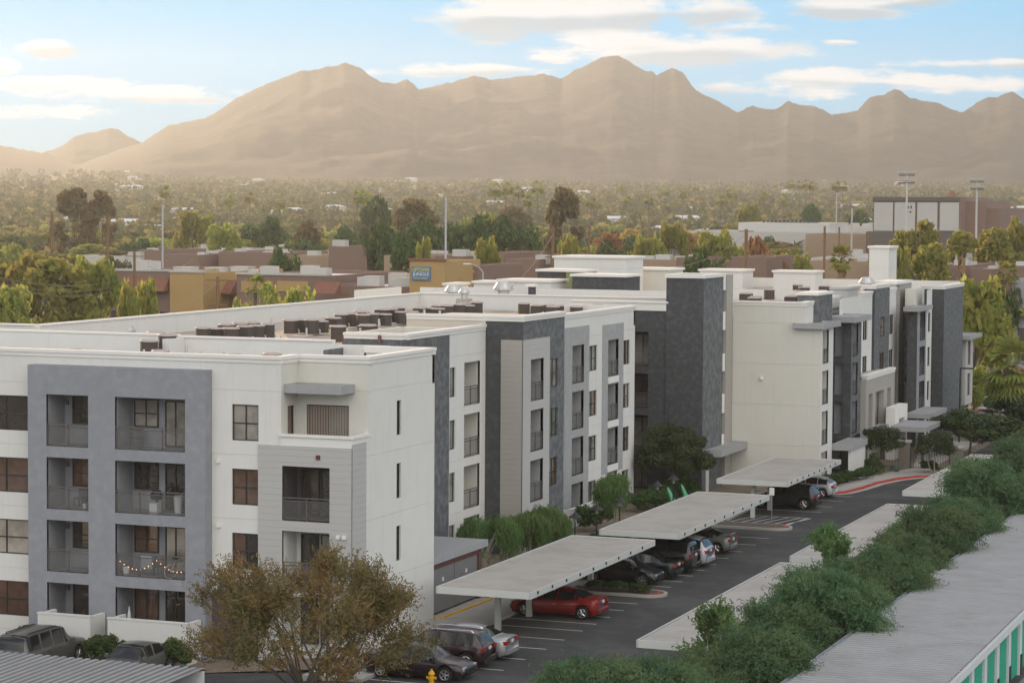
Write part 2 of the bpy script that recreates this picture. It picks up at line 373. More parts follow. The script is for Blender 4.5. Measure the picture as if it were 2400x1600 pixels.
for (x0, x1, z) in ((-63.19, -62.6, -.05), (-59.7, -58.5, .15), (-54.2, -53.52, .1)): mb = MB(); mb.box(x0, x1, 100.77, 100.797, -.9, z); mb.build('wall_base_band', GREY, APT)
wall(WHITE, 'y', 101.5, -63.15, -53.55, 13.04, 13.5)
for b in LB: balcony('y', 100.8, *b, GREY, 1.7, rail=b[2] > 1, fits=(('w' if b[2] > 1 else 'd', .20, .64), ('l', .08, 0)))
for b in RB: balcony('y', 100.8, *b, GREY, 1.7, rail=b[2] > 1, fits=(('w' if b[2] > 1 else 'd', .03, .39), ('d', .48, .79)))
for (x0, x1) in ((-61.75, -58.9), (-57.95, -53.75)):
    mb = MB(); mb.box(x0, x1, 99.35, 99.55, -.8, 1.30); mb.box(x0-.03, x1+.03, 99.32, 99.58, 1.30, 1.36); mb.box(x0, x0+.2, 99.55, 100.76, -.8, 1.30); mb.box(x1-.2, x1, 99.55, 100.76, -.8, 1.30); o = mb.build('patio_wall', WHITE, APT)
    for k in range(3 if x1 > -55 else 2):
        v = MB(); xx = x0+.7+k*(x1-x0-1.2)/2; v.box(xx-.25, xx+.25, 99.325, 99.35, -.28, -.18); v.build('vent_slot', FRAME, o)
h = [(-52.51, -51.12, s+WS, s+WH) for s in SL]
wall(WHITE, 'y', 101.5, -53.55, -51.1, 2.59, 13.5, h[1:]); wall(WHITE, 'y', 101.5, -51.1, -49.95, 9.63, 13.5)
wall(PLUM, 'y', 101.48, -53.544, -51.1, -.9, 2.59, h[:1], thick=.02, label='dark plum ground floor wall')
for i, b in enumerate(h): window('y', 101.5, *b, kind=G_BLIND if i == 3 else G_WARM)
BO = [(-49.85, -47.42, SL[0], 2.6), (-49.85, -47.42, SL[1], 5.65), (-49.85, -47.42, SL[2], 8.68)]
wall(SIDING, 'y', 101.42, -51.1, -46.271, -.5, 9.63, BO, thick=.1, label='light grey lap siding round a stack of three balconies')
for b in BO: balcony('y', 101.42, *b, PLUM if b[2] > 4 else WHITE, 1.6, rail=b[2] > 1, fits=(('d', .1, .5), ('d', .52, .98)))
for z in (5.65, 2.6): 
    mb = MB(); mb.box(-49.85, -47.42, 101.44, 101.60, z+.002, z+.46); mb.build('balcony_slab', PLUM, APT)
wall(SIDING, 'x', -46.27, 101.42, 103.0, -.5, 9.80, thick=.03)
mb = MB(); mb.box(-49.95, -46.28, 101.44, 101.62, 9.63, 10.05); mb.box(-46.45, -46.28, 101.62, 103.3, 9.8, 10.05); mb.box(-49.98, -46.2, 101.36, 101.68, 10.05, 10.17); mb.box(-46.5, -46.2, 101.68, 103.35, 10.05, 10.17); mb.build('terrace_parapet', TRIM, APT)
mb = MB(); mb.poly([(-49.95, 101.5, 9.16), (-46.3, 101.5, 9.16), (-46.3, 103.3, 9.16), (-49.95, 103.3, 9.16)]); mb.build('terrace_floor', ROOFG, APT)
wall(CREAM, 'y', 103.3, -49.95, -46.3, 9.16, 13.5, [(-49.5, -47.3, 9.25, 11.42)]); wall(CREAM, 'x', -49.95, 101.5, 103.3, 9.16, 13.5, [(102.2, 103.0, 9.2, 11.4)])
window('y', 103.3, -49.5, -47.3, 9.25, 11.42, kind=G_WARM, mull=True)
mb = MB()
for k in range(26): mb.box(-49.44+k*.083, -49.41+k*.083, 103.345, 103.37, 9.5, 11.36)
mb.build('vertical_blind', mat('pale_blind', (.35, .30, .26)), APT)
window('x', -49.95, 102.2, 103.0, 9.2, 11.4, kind=G_WARM, mull=False)
def canopy(x0, x1, y0, y1, z0, z1, m=CANOPY, lip=.07):
    mb = MB(); mb.box(x0, x1, y0, y1, z0, z1-.08)
    mb.box(x0, x1, y0, y0+lip, z1-.08, z1); mb.box(x0, x1, y1-lip, y1, z1-.08, z1); mb.box(x0, x0+lip, y0+lip, y1-lip, z1-.08, z1); mb.box(x1-lip, x1, y0+lip, y1-lip, z1-.08, z1)
    return mb.build('canopy', m, APT)
canopy(-49.95, -47.0, 101.75, 103.29, 12.05, 12.45)
for (x, z) in ((-46.95, 5.5), (-46.65, 5.5), (-53.2, 8.75), (-53.2, 5.7), (-53.2, 2.75)):
    mb = MB(); mb.box(x-.09, x+.09, 101.28 if x > -50 else 101.38, 101.42 if x > -50 else 101.5, z-.08, z+.08); mb.build('vent_hood', TRIM, APT)
mb = MB(); mb.box(-48.1, -47.9, 101.36, 101.42, 9.05, 9.25); mb.build('wall_light', mat('dark_red_fitting', (.12, .03, .03)), APT)
cap('y', 101.5, -84, -49.9, PT); cap('x', -49.95, 101.6, 103.3, PT); cap('y', 103.3, -49.9, -46.2, PT); cap('x', -46.3, 103.4, 111.3, PT); cap('y', 110.9, -50, -46.2, PT, out=0)
hr = [(106.6, 107.15, s+WS, s+WH) for s in SL]
wall(WHITE, 'x', -46.3, 103.3, 111.3, 9.80, 13.5, hr[3:]); wall(WHITE, 'x', -46.3, 103.0, 111.3, -.9, 9.80, hr[:3])
for b in hr: window('x', -46.3, *b, mull=False, kind=G_DARK)
inner('x', -46.3, 103.6, 111.0, 12.6, PT-.1); inner('y', 103.3, -49.9, -46.6, 12.6, PT-.1)
mb = MB(); mb.box(-50, -46.3, 111.0, 111.3, 12.0, 13.6); mb.box(-50.2, -49.9, 111.0, 114, 12.0, 13.6); mb.box(-53.0, -50.2, 113.7, 114, 12.0, 13.6); mb.box(-61.6, -53.0, 113.7, 114.0, 12.0, PT-.02); mb.box(-62.0, -61.6, 112.0, 114.0, 12.0, PT-.02)
mb.box(-84, -62.3, 114.0, 114.3, 12.0, PT+.02); mb.build('parapet', WHITE, APT)
mb = MB(); mb.poly([(-84, 101.6, 12.72), (-50.0, 101.6, 12.72), (-50.0, 113.9, 12.72), (-84, 113.9, 12.72)]); mb.poly([(-50.0, 103.4, 12.72), (-46.4, 103.4, 12.72), (-46.4, 111.1, 12.72), (-50.0, 111.1, 12.72)]); mb.build('roof', ROOFG, APT, label='roof of the front wing behind the white parapet')
mb = MB()
for z0, z1 in ((-.9, 13.5),): 
    mb.poly([(-46.3, 111.32, z0), (-50.2, 111.32, z0), (-50.2, 111.32, z1), (-46.3, 111.32, z1)]); mb.poly([(-50.2, 111.32, z0), (-52.4, 111.32, z0), (-52.4, 111.32, 12.7), (-50.2, 111.32, 12.7)]); mb.poly([(-84, 101.5, z0), (-84, 120, z0), (-84, 120, 13.5), (-84, 101.5, 13.5)])
mb.poly([(-49.95, 101.6, 12.7), (-46.4, 101.6, 12.7), (-46.4, 101.6, 12.7)]) if 0 else None
mb.build('wall', WHITE, APT)
# ---- double-loaded wing running away from the camera: A, C, D facades
wall(DARK_LIT, 'y', 122.0, -56.2, -52.4, 12.0, PT-.3, label='slate end wall of the long wing'); cap('y', 122.0, -56.2, -52.3, PT)
mb = MB(); mb.box(-56.3, -56.2, 122, 130, 12, PT-.05); mb.box(-54.05, -53.9, 121.8, 121.98, 11.5, PT-.1); mb.build('downpipe', mat('rust_red_pipe', (.16, .08, .07)), APT)
hA = [(128.22, 129.1, s+WS+.05, s+WH+.05) for s in SL]; bA = [(130.44, 132.94, s, s+HD+.02) for s in SL]
wall(DARK_LIT, 'x', -52.4, 111.3, 128.17, -.9, PT-.3, label='slate textured wall of the long wing')
wall(WHITE, 'x', -52.4, 128.17, 133.8, -.9, PT-.3, hA+bA)
for b in hA: window('x', -52.4, *b, kind=G_GREEN, mull=False)
for b in bA: balcony('x', -52.4, *b, CREAM, 1.5, rail=b[2] > 1, fits=(('d', .0, .62),))
cap('x', -52.4, 122, 133.75, PT)
mb = MB(); mb.box(-52.8, -52.5, 122.2, 133.8, 12.6, PT-.12); mb.box(-56.2, -52.8, 122.2, 122.5, 12.6, PT-.12); mb.box(-56.25, -55.9, 122.5, 129.9, 12.6, PT-.05); mb.box(-56.2, -52.8, 129.6, 130.0, 12.6, PT-.05); mb.build('parapet', CREAM, APT)
# block C, charcoal with a lighter siding panel
CT = 14.3
bC = [(135.09, 137.32, s, s+HD) for s in SL]; hC = [(138.5, 140.02, s+WS, s+WH+.02) for s in SL]
wall(DARK, 'y', 133.8, -52.4, -50.05, -.9, CT-.3); wall(DARK_LIT, 'x', -50.05, 133.8, 141.15, -.9, CT-.3, bC+hC)
wall(SIDWARM, 'y', 133.74, -51.4, -50.006, -.9, 12.87, thick=.06); wall(SIDING, 'x', -50.0, 133.74, 138.4, -.9, 12.87, bC, thick=.05, label='pale lap siding panel round the balconies of the charcoal block')
for b in bC:
    balcony('x', -50.0, *b, MIDGREY, 1.5, rail=b[2] > 1, fits=(('d', .0, .7),))
    mb = MB(); mb.box(-50.08, -50.01, b[0]+.01, b[1]-.01, b[2]-.46, b[2]-.03); mb.build('balcony_slab', GREY, APT)
for i, b in enumerate(hC): window('x', -50.05, *b, kind=G_BLIND if i == 3 else G_GREEN)
cap('y', 133.8, -57.5, -49.95, CT); cap('x', -50.05, 133.8, 141.2, CT); wall(DARK, 'y', 141.15, -52.4, -50.05, -.9, CT-.3); inner('x', -50.05, 134, 141.1, 12.6, CT)
mb = MB(); mb.box(-57.5, -52.4, 133.8, 134.1, 12.6, CT-.2); mb.poly([(-57.5, 134.1, CT-.25), (-50.2, 134.1, CT-.25), (-50.2, 141.1, CT-.25), (-57.5, 141.1, CT-.25)]); mb.poly([(-57.5, 134.1, 12.6), (-57.5, 141.1, 12.6), (-57.5, 141.1, CT-.25), (-57.5, 134.1, CT-.25)]); mb.build('roof', mat('roof_cream', (.5, .46, .40), noise=(.6, .08)), APT)
# D
DT = 13.8
b1 = [(149.23, 151.55, s, s+HD) for s in SL]; w1 = [(152.66, 154.4, s+WS, s+WH) for s in SL]; b2 = [(156.51, 158.77, s, s+HD) for s in SL]; w2 = [(159.9, 161.5, s+WS, s+WH) for s in SL]
wall(WHITE, 'x', -52.4, 141.15, 162.6, -.9, DT-.3, b1+w1+b2+w2)
wall(MIDGREY, 'x', -52.35, 147.8, 152.6, -.9, 12.87, b1, thick=.05, label='grey panel round the first stack of balconies'); wall(MIDGREY, 'x', -52.33, 155.42, 159.87, 2.6, 12.72, b2[1:], thick=.07, label='grey panel round the second stack of balconies')
for b in b1: balcony('x', -52.35, *b, MIDGREY, 1.5, rail=b[2] > 1, fits=(('d', .0, .6),))
for i, b in enumerate(b2):
    balcony('x', -52.33, *b, MIDGREY if i else WHITE, 1.5, rail=i > 0, fits=(('d', .0, .6),))
    if i: mb = MB(); mb.box(-52.36, -52.28, b[0]+.01, b[1]-.01, b[2]-.46, b[2]-.02); mb.build('balcony_slab', TRIM, APT)
for b in w1: window('x', -52.4, *b, kind=G_GREEN)
for b in w2: window('x', -52.4, *b, kind=random.choice([G_DARK, G_GREEN]))
cap('x', -52.4, 141.2, 162.6, DT); inner('x', -52.4, 141.3, 162.6, 12.6, DT-.1); mb = MB(); mb.box(-57.6, -52.4, 162.3, 162.6, 12.4, DT-.05); mb.poly([(-52.4, 162.6, -.9), (-58, 162.6, -.9), (-58, 162.6, 12.5), (-52.4, 162.6, 12.5)]); mb.build('parapet', WHITE, APT)
mb = MB(); mb.box(-51.6, -51.4, 146.5, 151.6, -.1, 1.25); mb.box(-51.63, -51.37, 146.47, 151.63, 1.25, 1.31); mb.box(-52.3, -51.6, 146.5, 146.7, -.1, 1.25); mb.build('patio_wall', WHITE, APT)
# long wing roof and its outer parapet
mb = MB(); mb.poly([(-74.2, 114.2, 12.62), (-52.4, 114.2, 12.62), (-52.4, 162.6, 12.62), (-74.2, 162.6, 12.62)]); mb.poly([(-74.2, 162.6, 12.62), (-58, 162.6, 12.62), (-53.4, 175, 12.62), (-74.2, 175, 12.62)]); mb.build('roof', ROOFT, APT, label='tan membrane roof of the long wing with rows of condensers')
mb = MB(); mb.box(-74.5, -74.2, 119.8, 175.2, -.9, PT); mb.box(-84, -74.5, 119.8, 120.1, -.9, PT); mb.box(-74.5, -50.6, 175.2, 175.5, 12, PT+.02); mb.build('parapet', WHITE, APT)
mb = MB(); mb.box(-74.58, -74.12, 119.8, 175.1, PT, PT+.09); mb.box(-74.58, -51.9, 175.12, 175.58, PT+.02, PT+.11); mb.box(-84, -74.58, 119.72, 120.18, PT, PT+.09); mb.box(-84, -62.2, 113.95, 114.4, PT+.02, PT+.11); mb.box(-62.1, -53, 113.62, 114.06, PT-.02, PT+.07); mb.build('parapet_cap', TRIM, APT)
# ---- E: dark recess and tower
bE = [(-55.6, -53.1, s, s+HD) for s in SL]
wall(DARK, 'y', 168, -59, -51.76, -.9, 13.2, bE)
for b in bE: balcony('y', 168, *b, DARK, 1.6, rail=b[2] > 1, fits=(('d', .35, .95),))
mb = MB(); mb.box(-59, -51.76, 167.9, 168.3, 13.2, 13.75); mb.box(-59, -51.6, 167.82, 168.4, 13.75, 13.87); mb.build('parapet_cap', TRIM, APT)
TT = 15.85
wall(DARK, 'y', 167.9, -51.76, -48.95, -.9, TT-.25, label='charcoal tower face'); wall(DARK_LIT, 'x', -48.95, 167.9, 173.0, -.9, TT-.25, label='slate textured tower side')
mb = MB(); mb.box(-51.86, -48.85, 167.8, 168.2, TT-.25, TT); mb.box(-49.3, -48.85, 168.2, 173.0, TT-.25, TT); mb.box(-51.86, -51.4, 168.2, 173, TT-.25, TT); mb.box(-51.4, -49.3, 172.6, 173.0, TT-.25, TT); mb.build('parapet_cap', TRIM, APT)
mb = MB(); mb.poly([(-51.76, 167.9, 12), (-51.76, 175.5, 12), (-51.76, 175.5, TT-.25), (-51.76, 167.9, TT-.25)]); mb.poly([(-51.7, 168.2, 15.2), (-49, 168.2, 15.2), (-49, 175.5, 15.2), (-51.7, 175.5, 15.2)]); mb.build('wall', DARK, APT)
mb = MB()
for (z0, z1) in ((14.6, 15.75), (11.65, 13.0), (8.6, 9.9), (5.5, 6.9), (2.4, 3.9)): mb.box(-49.2, -48.92, 173.02, 173.6, z0, z1)
mb.build('spandrel_panel', TRIM, APT)
mb = MB(); mb.poly([(-49.1, 173.02, -.5), (-49.1, 173.6, -.5), (-49.1, 173.6, 15.5), (-49.1, 173.02, 15.5)]); mb.build('window_strip', FRAME, APT)
mb = MB(); mb.box(-49.6, -48.85, 173.65, 175.35, -.9, TT-.12); mb.build('column', SIDWARM, APT)
canopy(-50.9, -47.6, 168.2, 175.3, 2.75, 3.25); mb = MB(); mb.box(-49.6, -48.9, 168.9, 169.6, -.1, 2.75); mb.build('canopy_post', TRIM, APT)
# ---- F: broad cream wall
wall(CREAM, 'y', 175.4, -48.85, -42.12, -.9, 11.8, label='broad blank cream end wall with one round vent'); wall(CREAM, 'y', 175.4, -48.85, -43.35, 11.8, 13.5); cap('y', 175.4, -49.2, -43.25, PT, w=.35)
bF = [(176.0, 177.95, s, s+HD) for s in SL]
wall(WHITE, 'x', -42.12, 175.4, 179.4, -.9, 12.0, bF)
for b in bF: balcony('x', -42.12, *b, CREAM, 1.5, rail=b[2] > 1, fits=(('d', .0, .7),))
mb = MB(); mb.poly([(-43.35, 175.4, 11.8), (-43.35, 179.4, 11.8), (-43.35, 179.4, 13.5), (-43.35, 175.4, 13.5)]); mb.poly([(-42.12, 179.4, -.9), (-47, 179.4, -.9), (-47, 179.4, 13.3), (-42.12, 179.4, 12.0)]); mb.build('wall', WHITE, APT)
cap('x', -43.35, 175.5, 178, PT)
mb = MB(); mb.box(-44.6, -43.0, 178.0, 182.6, 12.0, 14.15); mb.build('stair_head', DARK_LIT, APT); mb = MB(); mb.box(-44.75, -42.9, 177.9, 182.7, 14.15, 14.35); mb.build('parapet_cap', TRIM, APT)
canopy(-44.15, -41.75, 174.9, 180.3, 11.8, 12.2)
mb = MB(); mb.lathe(-46.6, 175.33, [(.0, 7.9), (.14, 7.92), (.14, 8.12), (.0, 8.16)], 10); mb.build('vent_hood', TRIM, APT)
canopy(-42.1, -40.6, 179.42, 184.9, 2.45, 2.95); mb = MB(); mb.box(-40.95, -40.75, 179.8, 184.7, -.1, 2.45); mb.box(-42.0, -40.95, 184.5, 184.7, -.1, 2.45); mb.build('canopy_wall', WHITE, APT)
# roof and parapets of the far wing
mb = MB(); mb.poly([(-76, 175.6, 12.7), (-44.7, 175.6, 12.7), (-44.7, 236, 12.7), (-76, 236, 12.7)]); mb.build('roof', ROOFT, APT, label='tan membrane roof of the far wing')
mb = MB()
mb.box(-80, -70, 189, 189.3, 12, 13.75); mb.box(-82, -81.7, 180, 189, 12, 13.75); mb.box(-75.5, -61, 187.5, 187.8, 12, 13.9)
mb.box(-68.8, -55, 186, 186.3, 12, 13.95); mb.box(-60.5, -45.2, 203, 203.3, 12, 13.6); mb.box(-76, -43, 235.7, 236, 0, 13.6); mb.box(-76, -75.7, 175.6, 236, 0, 13.6)
mb.build('parapet', WHITE, APT)
# ---- G: recessed balconies, podium, charcoal blocks further along
b = [(-46.2, -42.75, s, s+HD) for s in SL]
wall(DARK, 'y', 185.4, -47, -42.1, -.9, 12.0, b)
for q in b: balcony('y', 185.4, *q, DARK, 1.6, rail=False, fits=(('d', .1, .9),))
bG = [(185.9, 187.75, s, s+HD) for s in SL]
wall(DARK_LIT, 'x', -42.1, 185.4, 188.9, 2.9, 12.0, bG)
for q in bG[1:]: balcony('x', -42.1, *q, GREY, 1.5, rail=True, fits=(('d', .0, .6),))
canopy(-45.3, -41.6, 184.4, 190.2, 11.85, 12.3)
mb = MB(); mb.box(-46.5, -44.8, 188, 193, 11, 13.45); mb.box(-46.6, -44.72, 187.9, 193, 13.45, 13.65); mb.build('wall', WHITE, APT)
mb = MB(); mb.box(-45.6, -44.2, 193, 197.4, 12.2, 14.1); mb.box(-45.7, -44.1, 192.9, 197.5, 14.1, 14.3); mb.build('stair_head', SIDING, APT)
mb = MB(); mb.poly([(-42.1, 188.9, -.9), (-44.0, 188.9, -.9), (-44.0, 188.9, 12), (-42.1, 188.9, 12)]); mb.poly([(-44.4, 179.4, 11), (-44.4, 193, 11), (-44.4, 193, 12.3), (-44.4, 179.4, 12.3)]); mb.build('wall', DARK, APT)
hg = [(197.5, 199.25, s+WS, s+WH) for s in SL[2:]]
wall(WHITE, 'x', -43.9, 188.9, 200.9, -.9, 13.5, hg); cap('x', -43.9, 196.7, 200.9, 13.76)
for q in hg: window('x', -43.9, *q, kind=G_DARK)
hb = [(204.6, 206.5, s+WS, s+WH) for s in SL[2:]]
wall(DARK, 'y', 201.0, -44.6, -43.7, -.9, 14.0); wall(DARK_LIT, 'x', -43.7, 201.0, 206.9, -.9, 14.0, [(203.2, 205.1, s+WS, s+WH) for s in SL[2:]]); cap('x', -43.7, 200.95, 206.9, 14.25); cap('y', 201.0, -46, -43.6, 14.25)
for s in SL[2:]: window('x', -43.7, 203.2, 205.1, s+WS, s+WH, kind=G_BLIND if s > 8 else G_WARM)
hh = [(207.95, 209.7, s+WS, s+WH) for s in SL[2:]]
wall(WHITE, 'x', -43.9, 206.9, 210.6, -.9, 13.5, hh); cap('x', -43.9, 206.9, 210.6, 13.76)
for q in hh: window('x', -43.9, *q, kind=G_DARK)
hi = [(213.9, 215.5, s+WS, s+WH) for s in SL]
wall(SIDWARM, 'x', -43.9, 212.0, 217.2, -.9, 14.0, hi); wall(SIDING, 'y', 212.0, -45.6, -43.9, -.9, 14.0); wall(SIDING, 'y', 210.6, -44.9, -43.9, -.9, 14.0)
for q in hi: window('x', -43.9, *q, kind=G_DARK)
mb = MB(); mb.box(-46, -43.8, 210.5, 217.3, 14.0, 14.25); mb.build('parapet_cap', TRIM, APT)
mb = MB(); mb.box(-48.2, -46.4, 219, 222.5, 12.5, 17.0); mb.build('chimney', WHITE, APT); mb = MB(); mb.box(-48.35, -46.25, 218.9, 222.6, 17.0, 17.2); mb.build('chimney_cap', TRIM, APT)
# podium over the entrance
pw = [(192.8, 194.3, 2.2, 5.7), (195.4, 198.7, 2.2, 5.7), (199.9, 201.4, 2.2, 5.7)]
wall(SIDWARM, 'x', -42.3, 191.8, 202.8, -.9, 7.0, pw, rev=.5, label='grey lap siding podium over the entrance'); wall(SIDWARM, 'y', 191.8, -44, -42.3, -.9, 7.0); cap('x', -42.3, 191.8, 202.8, 7.3, h=.4)
for q in pw: window('x', -42.3, *q, d=.5, kind=G_GREEN)
mb = MB(); mb.poly([(-43.9, 191.8, 7.1), (-42.3, 191.8, 7.1), (-42.3, 202.8, 7.1), (-43.9, 202.8, 7.1)]); mb.build('roof', ROOFG, APT)
# charcoal blocks at the far end
wall(DARK, 'y', 208.6, -42.45, -41.6, -.9, 12.0); bH = [(209.75, 212.1, s, s+HD) for s in SL]
wall(GREY, 'x', -41.6, 208.6, 212.6, -.9, 12.0, bH)
for q in bH: balcony('x', -41.6, *q, DARK, 1.4, rail=q[2] > 1, fits=(('d', .0, .6),))
hj = [(213.3, 214.5, s+WS, s+WH) for s in SL]
wall(WHITE, 'x', -41.6, 212.6, 215.0, -.9, 13.5, hj)
for q in hj: window('x', -41.6, *q, mull=False, kind=G_DARK)
canopy(-42.6, -41.25, 207.4, 213.6, 11.8, 12.2)
mb = MB(); mb.box(-43.4, -42.5, 212, 216, 11.9, 13.6); mb.poly([(-42.45, 208.6, -.9), (-42.45, 216, -.9), (-42.45, 216, 12), (-42.45, 208.6, 12)]); mb.build('wall', CREAM, APT)
wall(DARK, 'y', 217.0, -43.0, -40.9, -.9, 13.5); wall(DARK_LIT, 'x', -40.9, 217.0, 226.5, -.9, 13.5, label='slate textured end block'); cap('y', 217.0, -43, -40.8, 13.78); cap('x', -40.9, 217, 226.6, 13.78)
canopy(-41.55, -39.5, 204.2, 211.8, 2.9, 3.3)
canopy(-42.1, -40.25, 226.6, 233.2, 8.42, 8.8)
wall(SIDING, 'y', 228.0, -41.75, -40.85, 2.2, 8.42); wall(SIDING, 'x', -40.85, 228.0, 231.8, 2.2, 8.42, [(229.0, 230.6, 5.9, 8.2), (229.0, 230.6, 3.0, 5.1)])
for z in ((5.9, 8.2), (3.0, 5.1)): window('x', -40.85, 229.0, 230.6, *z, kind=G_GREEN, mull=False)
mb = MB(); mb.poly([(-41.6, 226.5, -.9), (-41.6, 229, -.9), (-41.6, 229, 11.2), (-41.6, 226.5, 11.2)]); mb.poly([(-40.9, 226.5, -.9), (-43, 226.5, -.9), (-43, 226.5, 13.4), (-40.9, 226.5, 13.4)]); mb.build('wall', DARK_LIT, APT)
# roof volumes seen over the parapets at the back
def rbox(x0, x1, y0, y1, z0, z1, m, capm=TRIM, name='stair_head'):
    mb = MB(); mb.box(x0, x1, y0, y1, z0, z1-.2); o = mb.build(name, m, APT); mb = MB(); mb.box(x0-.15, x1+.15, y0-.15, y1+.15, z1-.2, z1); mb.build('parapet_cap', capm, APT); return o
def rboxpx(px0, px1, dist, depth, ptop, pbot, m, dy=None):
    d = raydir((px0+px1)/2, ptop); k = dist/hypot(d.x, d.y)
    a = raydir(px0, ptop); b = raydir(px1, ptop); Y = d.y*k
    z1 = CAMH+d.z*k; z0 = 12.0
    return rbox(a.x*Y/a.y, b.x*Y/b.y, Y, Y+depth, z0, z1, m)
rboxpx(1299, 1467, 216, 5, 600, 700, WHITE); rboxpx(1260, 1326, 208, 4, 631, 660, DARK); rboxpx(1341, 1465, 200, 4, 643, 690, DARK)
rboxpx(1467, 1571, 221, 4, 628, 680, CREAM); rboxpx(1640, 1740, 238, 4, 631, 650, WHITE); rboxpx(1813, 1911, 236, 3, 634, 660, WHITE)
rboxpx(1327, 1372, 206, 3, 632, 650, mat('olive_stucco', (.20, .23, .10)))
rboxpx(1110, 1238, 212, 3, 659, 700, WHITE); rboxpx(1168, 1290, 200, 4, 655, 700, WHITE); rboxpx(1041, 1068, 214, 3, 663, 700, WHITE)
rboxpx(1238, 1250, 190, .6, 666, 690, DARK)
# ================================================================ site: ground, car park, beds, kerbs
ASPH = mat('asphalt', (.044, .045, .046), rough=.9, noise=(1.1, .3), bump=(22, .006), mott=(.16, (.078, .077, .074), .42, .66), streak=.35)
CONC = mat('concrete', (.36, .34, .31), noise=(.7, .12), bump=(12, .004), mott=(.6, (.28, .265, .245), .5, .75))
GRAVEL = mat('desert_gravel', (.21, .165, .125), noise=(7, .35), bump=(30, .02), mott=(3, (.13, .105, .085), .45, .65))
PAINT = mat('road_paint_white', (.55, .55, .53), noise=(4, .25)); REDP = mat('kerb_paint_red', (.42, .06, .045), noise=(3, .2)); YELP = mat('kerb_paint_yellow', (.62, .36, .03), noise=(3, .15))
DIRT = mat('town_ground', (.09, .08, .05), noise=(.02, .3), mott=(.012, (.05, .06, .026), .4, .55))
def struct(o): o['kind'] = 'structure'; return o
def gheight(x, y):
    r = hypot(x, y); base = -.95 if r < 300 else -.95+.9*min(1, (r-300)/60)
    return base+gz(r)
rr = [3]+[3*1.085**k for k in range(1, 99)]; rr = [r for r in rr if r < 6300]
view = math.degrees(math.atan2(-sin(radians(20.763)), cos(radians(20.763))))
az = [view+a for a in list(np.arange(-180, -24, 8.0))+list(np.arange(-24, 24, .75))+list(np.arange(24, 180, 8.0))]
V = []; F = []
for r in rr:
    for a in az: x, y = r*sin(radians(a)), r*cos(radians(a)); V.append((x, y, gheight(x, y)))
n = len(az)
for i in range(len(rr)-1):
    for j in range(n): F.append((i*n+j, i*n+(j+1) % n, (i+1)*n+(j+1) % n, (i+1)*n+j))
struct(np_mesh('ground', V, F, DIRT, smooth=True))
def flat(name, pts, z, m, **k):
    mb = MB(); mb.poly([(p[0], p[1], p[2] if len(p) > 2 else z) for p in pts]); o = mb.build(name, m); return struct(o)
flat('parking_lot', [(-44.6, 40), (-15, 40), (-15, 215), (-36.2, 215), (-36.2, 186.2), (-37.8, 183.6), (-38.7, 180), (-39.0, 176.5), (-39.6, 173.5), (-40.4, 172.2), (-44.6, 172)], .0, ASPH)
flat('parking_lot', [(-90, 60), (-52.5, 60), (-52.5, 99), (-90, 99)], -.7, ASPH)
mb = MB(); mb.poly([(-52.5, 60, -.7), (-44.6, 60, 0), (-44.6, 99, 0), (-52.5, 99, -.7)]); struct(mb.build('driveway', ASPH))
flat('gravel_bed', [(-90, 99.004), (-52.5, 99.004), (-52.5, 103), (-90, 103)], -.66, GRAVEL)
mb = MB(); mb.poly([(-52.5, 98.2, -.66), (-45.8, 98.2, .03), (-45.8, 103.4, .03), (-52.5, 103.4, -.66)]); struct(mb.build('gravel_bed', GRAVEL))
mb = MB(); mb.box(-46.2, -43.5, 96, 126, -.5, .13); struct(mb.build('pavement', CONC))
mb = MB(); mb.box(-47.3, -46.2, 111.4, 118.6, -.5, .135); struct(mb.build('pavement', CONC))
mb = MB(); mb.box(-43.5, -43.33, 96, 152, -.5, .15); mb.box(-43.5, -43.33, 155, 172, -.5, .15); struct(mb.build('kerb', CONC))
mb = MB(); mb.box(-56, -43.5, 118.6, 176, -.5, .10); struct(mb.build('gravel_bed', GRAVEL))
mb = MB(); mb.box(-45.1, -43.9, 126, 172, .10, .13); struct(mb.build('garden_path', CONC))
mb = MB(); mb.box(-43.9, -43.5, 172, 215, -.5, .04); mb.box(-60, -43.9, 176, 240, -.5, .05); mb.box(-43.5, -36, 186.3, 240, -.5, .05); struct(mb.build('gravel_bed', GRAVEL))
def strip(name, pts, w0, w1, z0, z1, m):
    "band that follows a polyline, offset w0..w1 to its left"
    mb = MB(); L = []; R = []
    for i, p in enumerate(pts):
        a = Vector(pts[max(i-1, 0)]); b = Vector(pts[min(i+1, len(pts)-1)]); d = (b-a).normalized(); nrm = Vector((-d.y, d.x))
        L.append(Vector(p)+nrm*w0); R.append(Vector(p)+nrm*w1)
    for i in range(len(pts)-1):
        mb.poly([(L[i].x, L[i].y, z1), (L[i+1].x, L[i+1].y, z1), (R[i+1].x, R[i+1].y, z1), (R[i].x, R[i].y, z1)])
        for S_ in (L, R): mb.poly([(S_[i].x, S_[i].y, z0), (S_[i+1].x, S_[i+1].y, z0), (S_[i+1].x, S_[i+1].y, z1), (S_[i].x, S_[i].y, z1)])
    return struct(mb.build(name, m))
kp = [(-43.2, 171.9), (-41.2, 171.9), (-40.1, 172.3), (-39.5, 173.2), (-39.0, 176), (-38.6, 180), (-37.8, 183.2), (-36.6, 185.4), (-34.8, 186.2)]
strip('kerb', kp, 0, .18, -.3, .155, REDP); strip('gutter', kp, -.45, 0, -.3, .012, CONC)
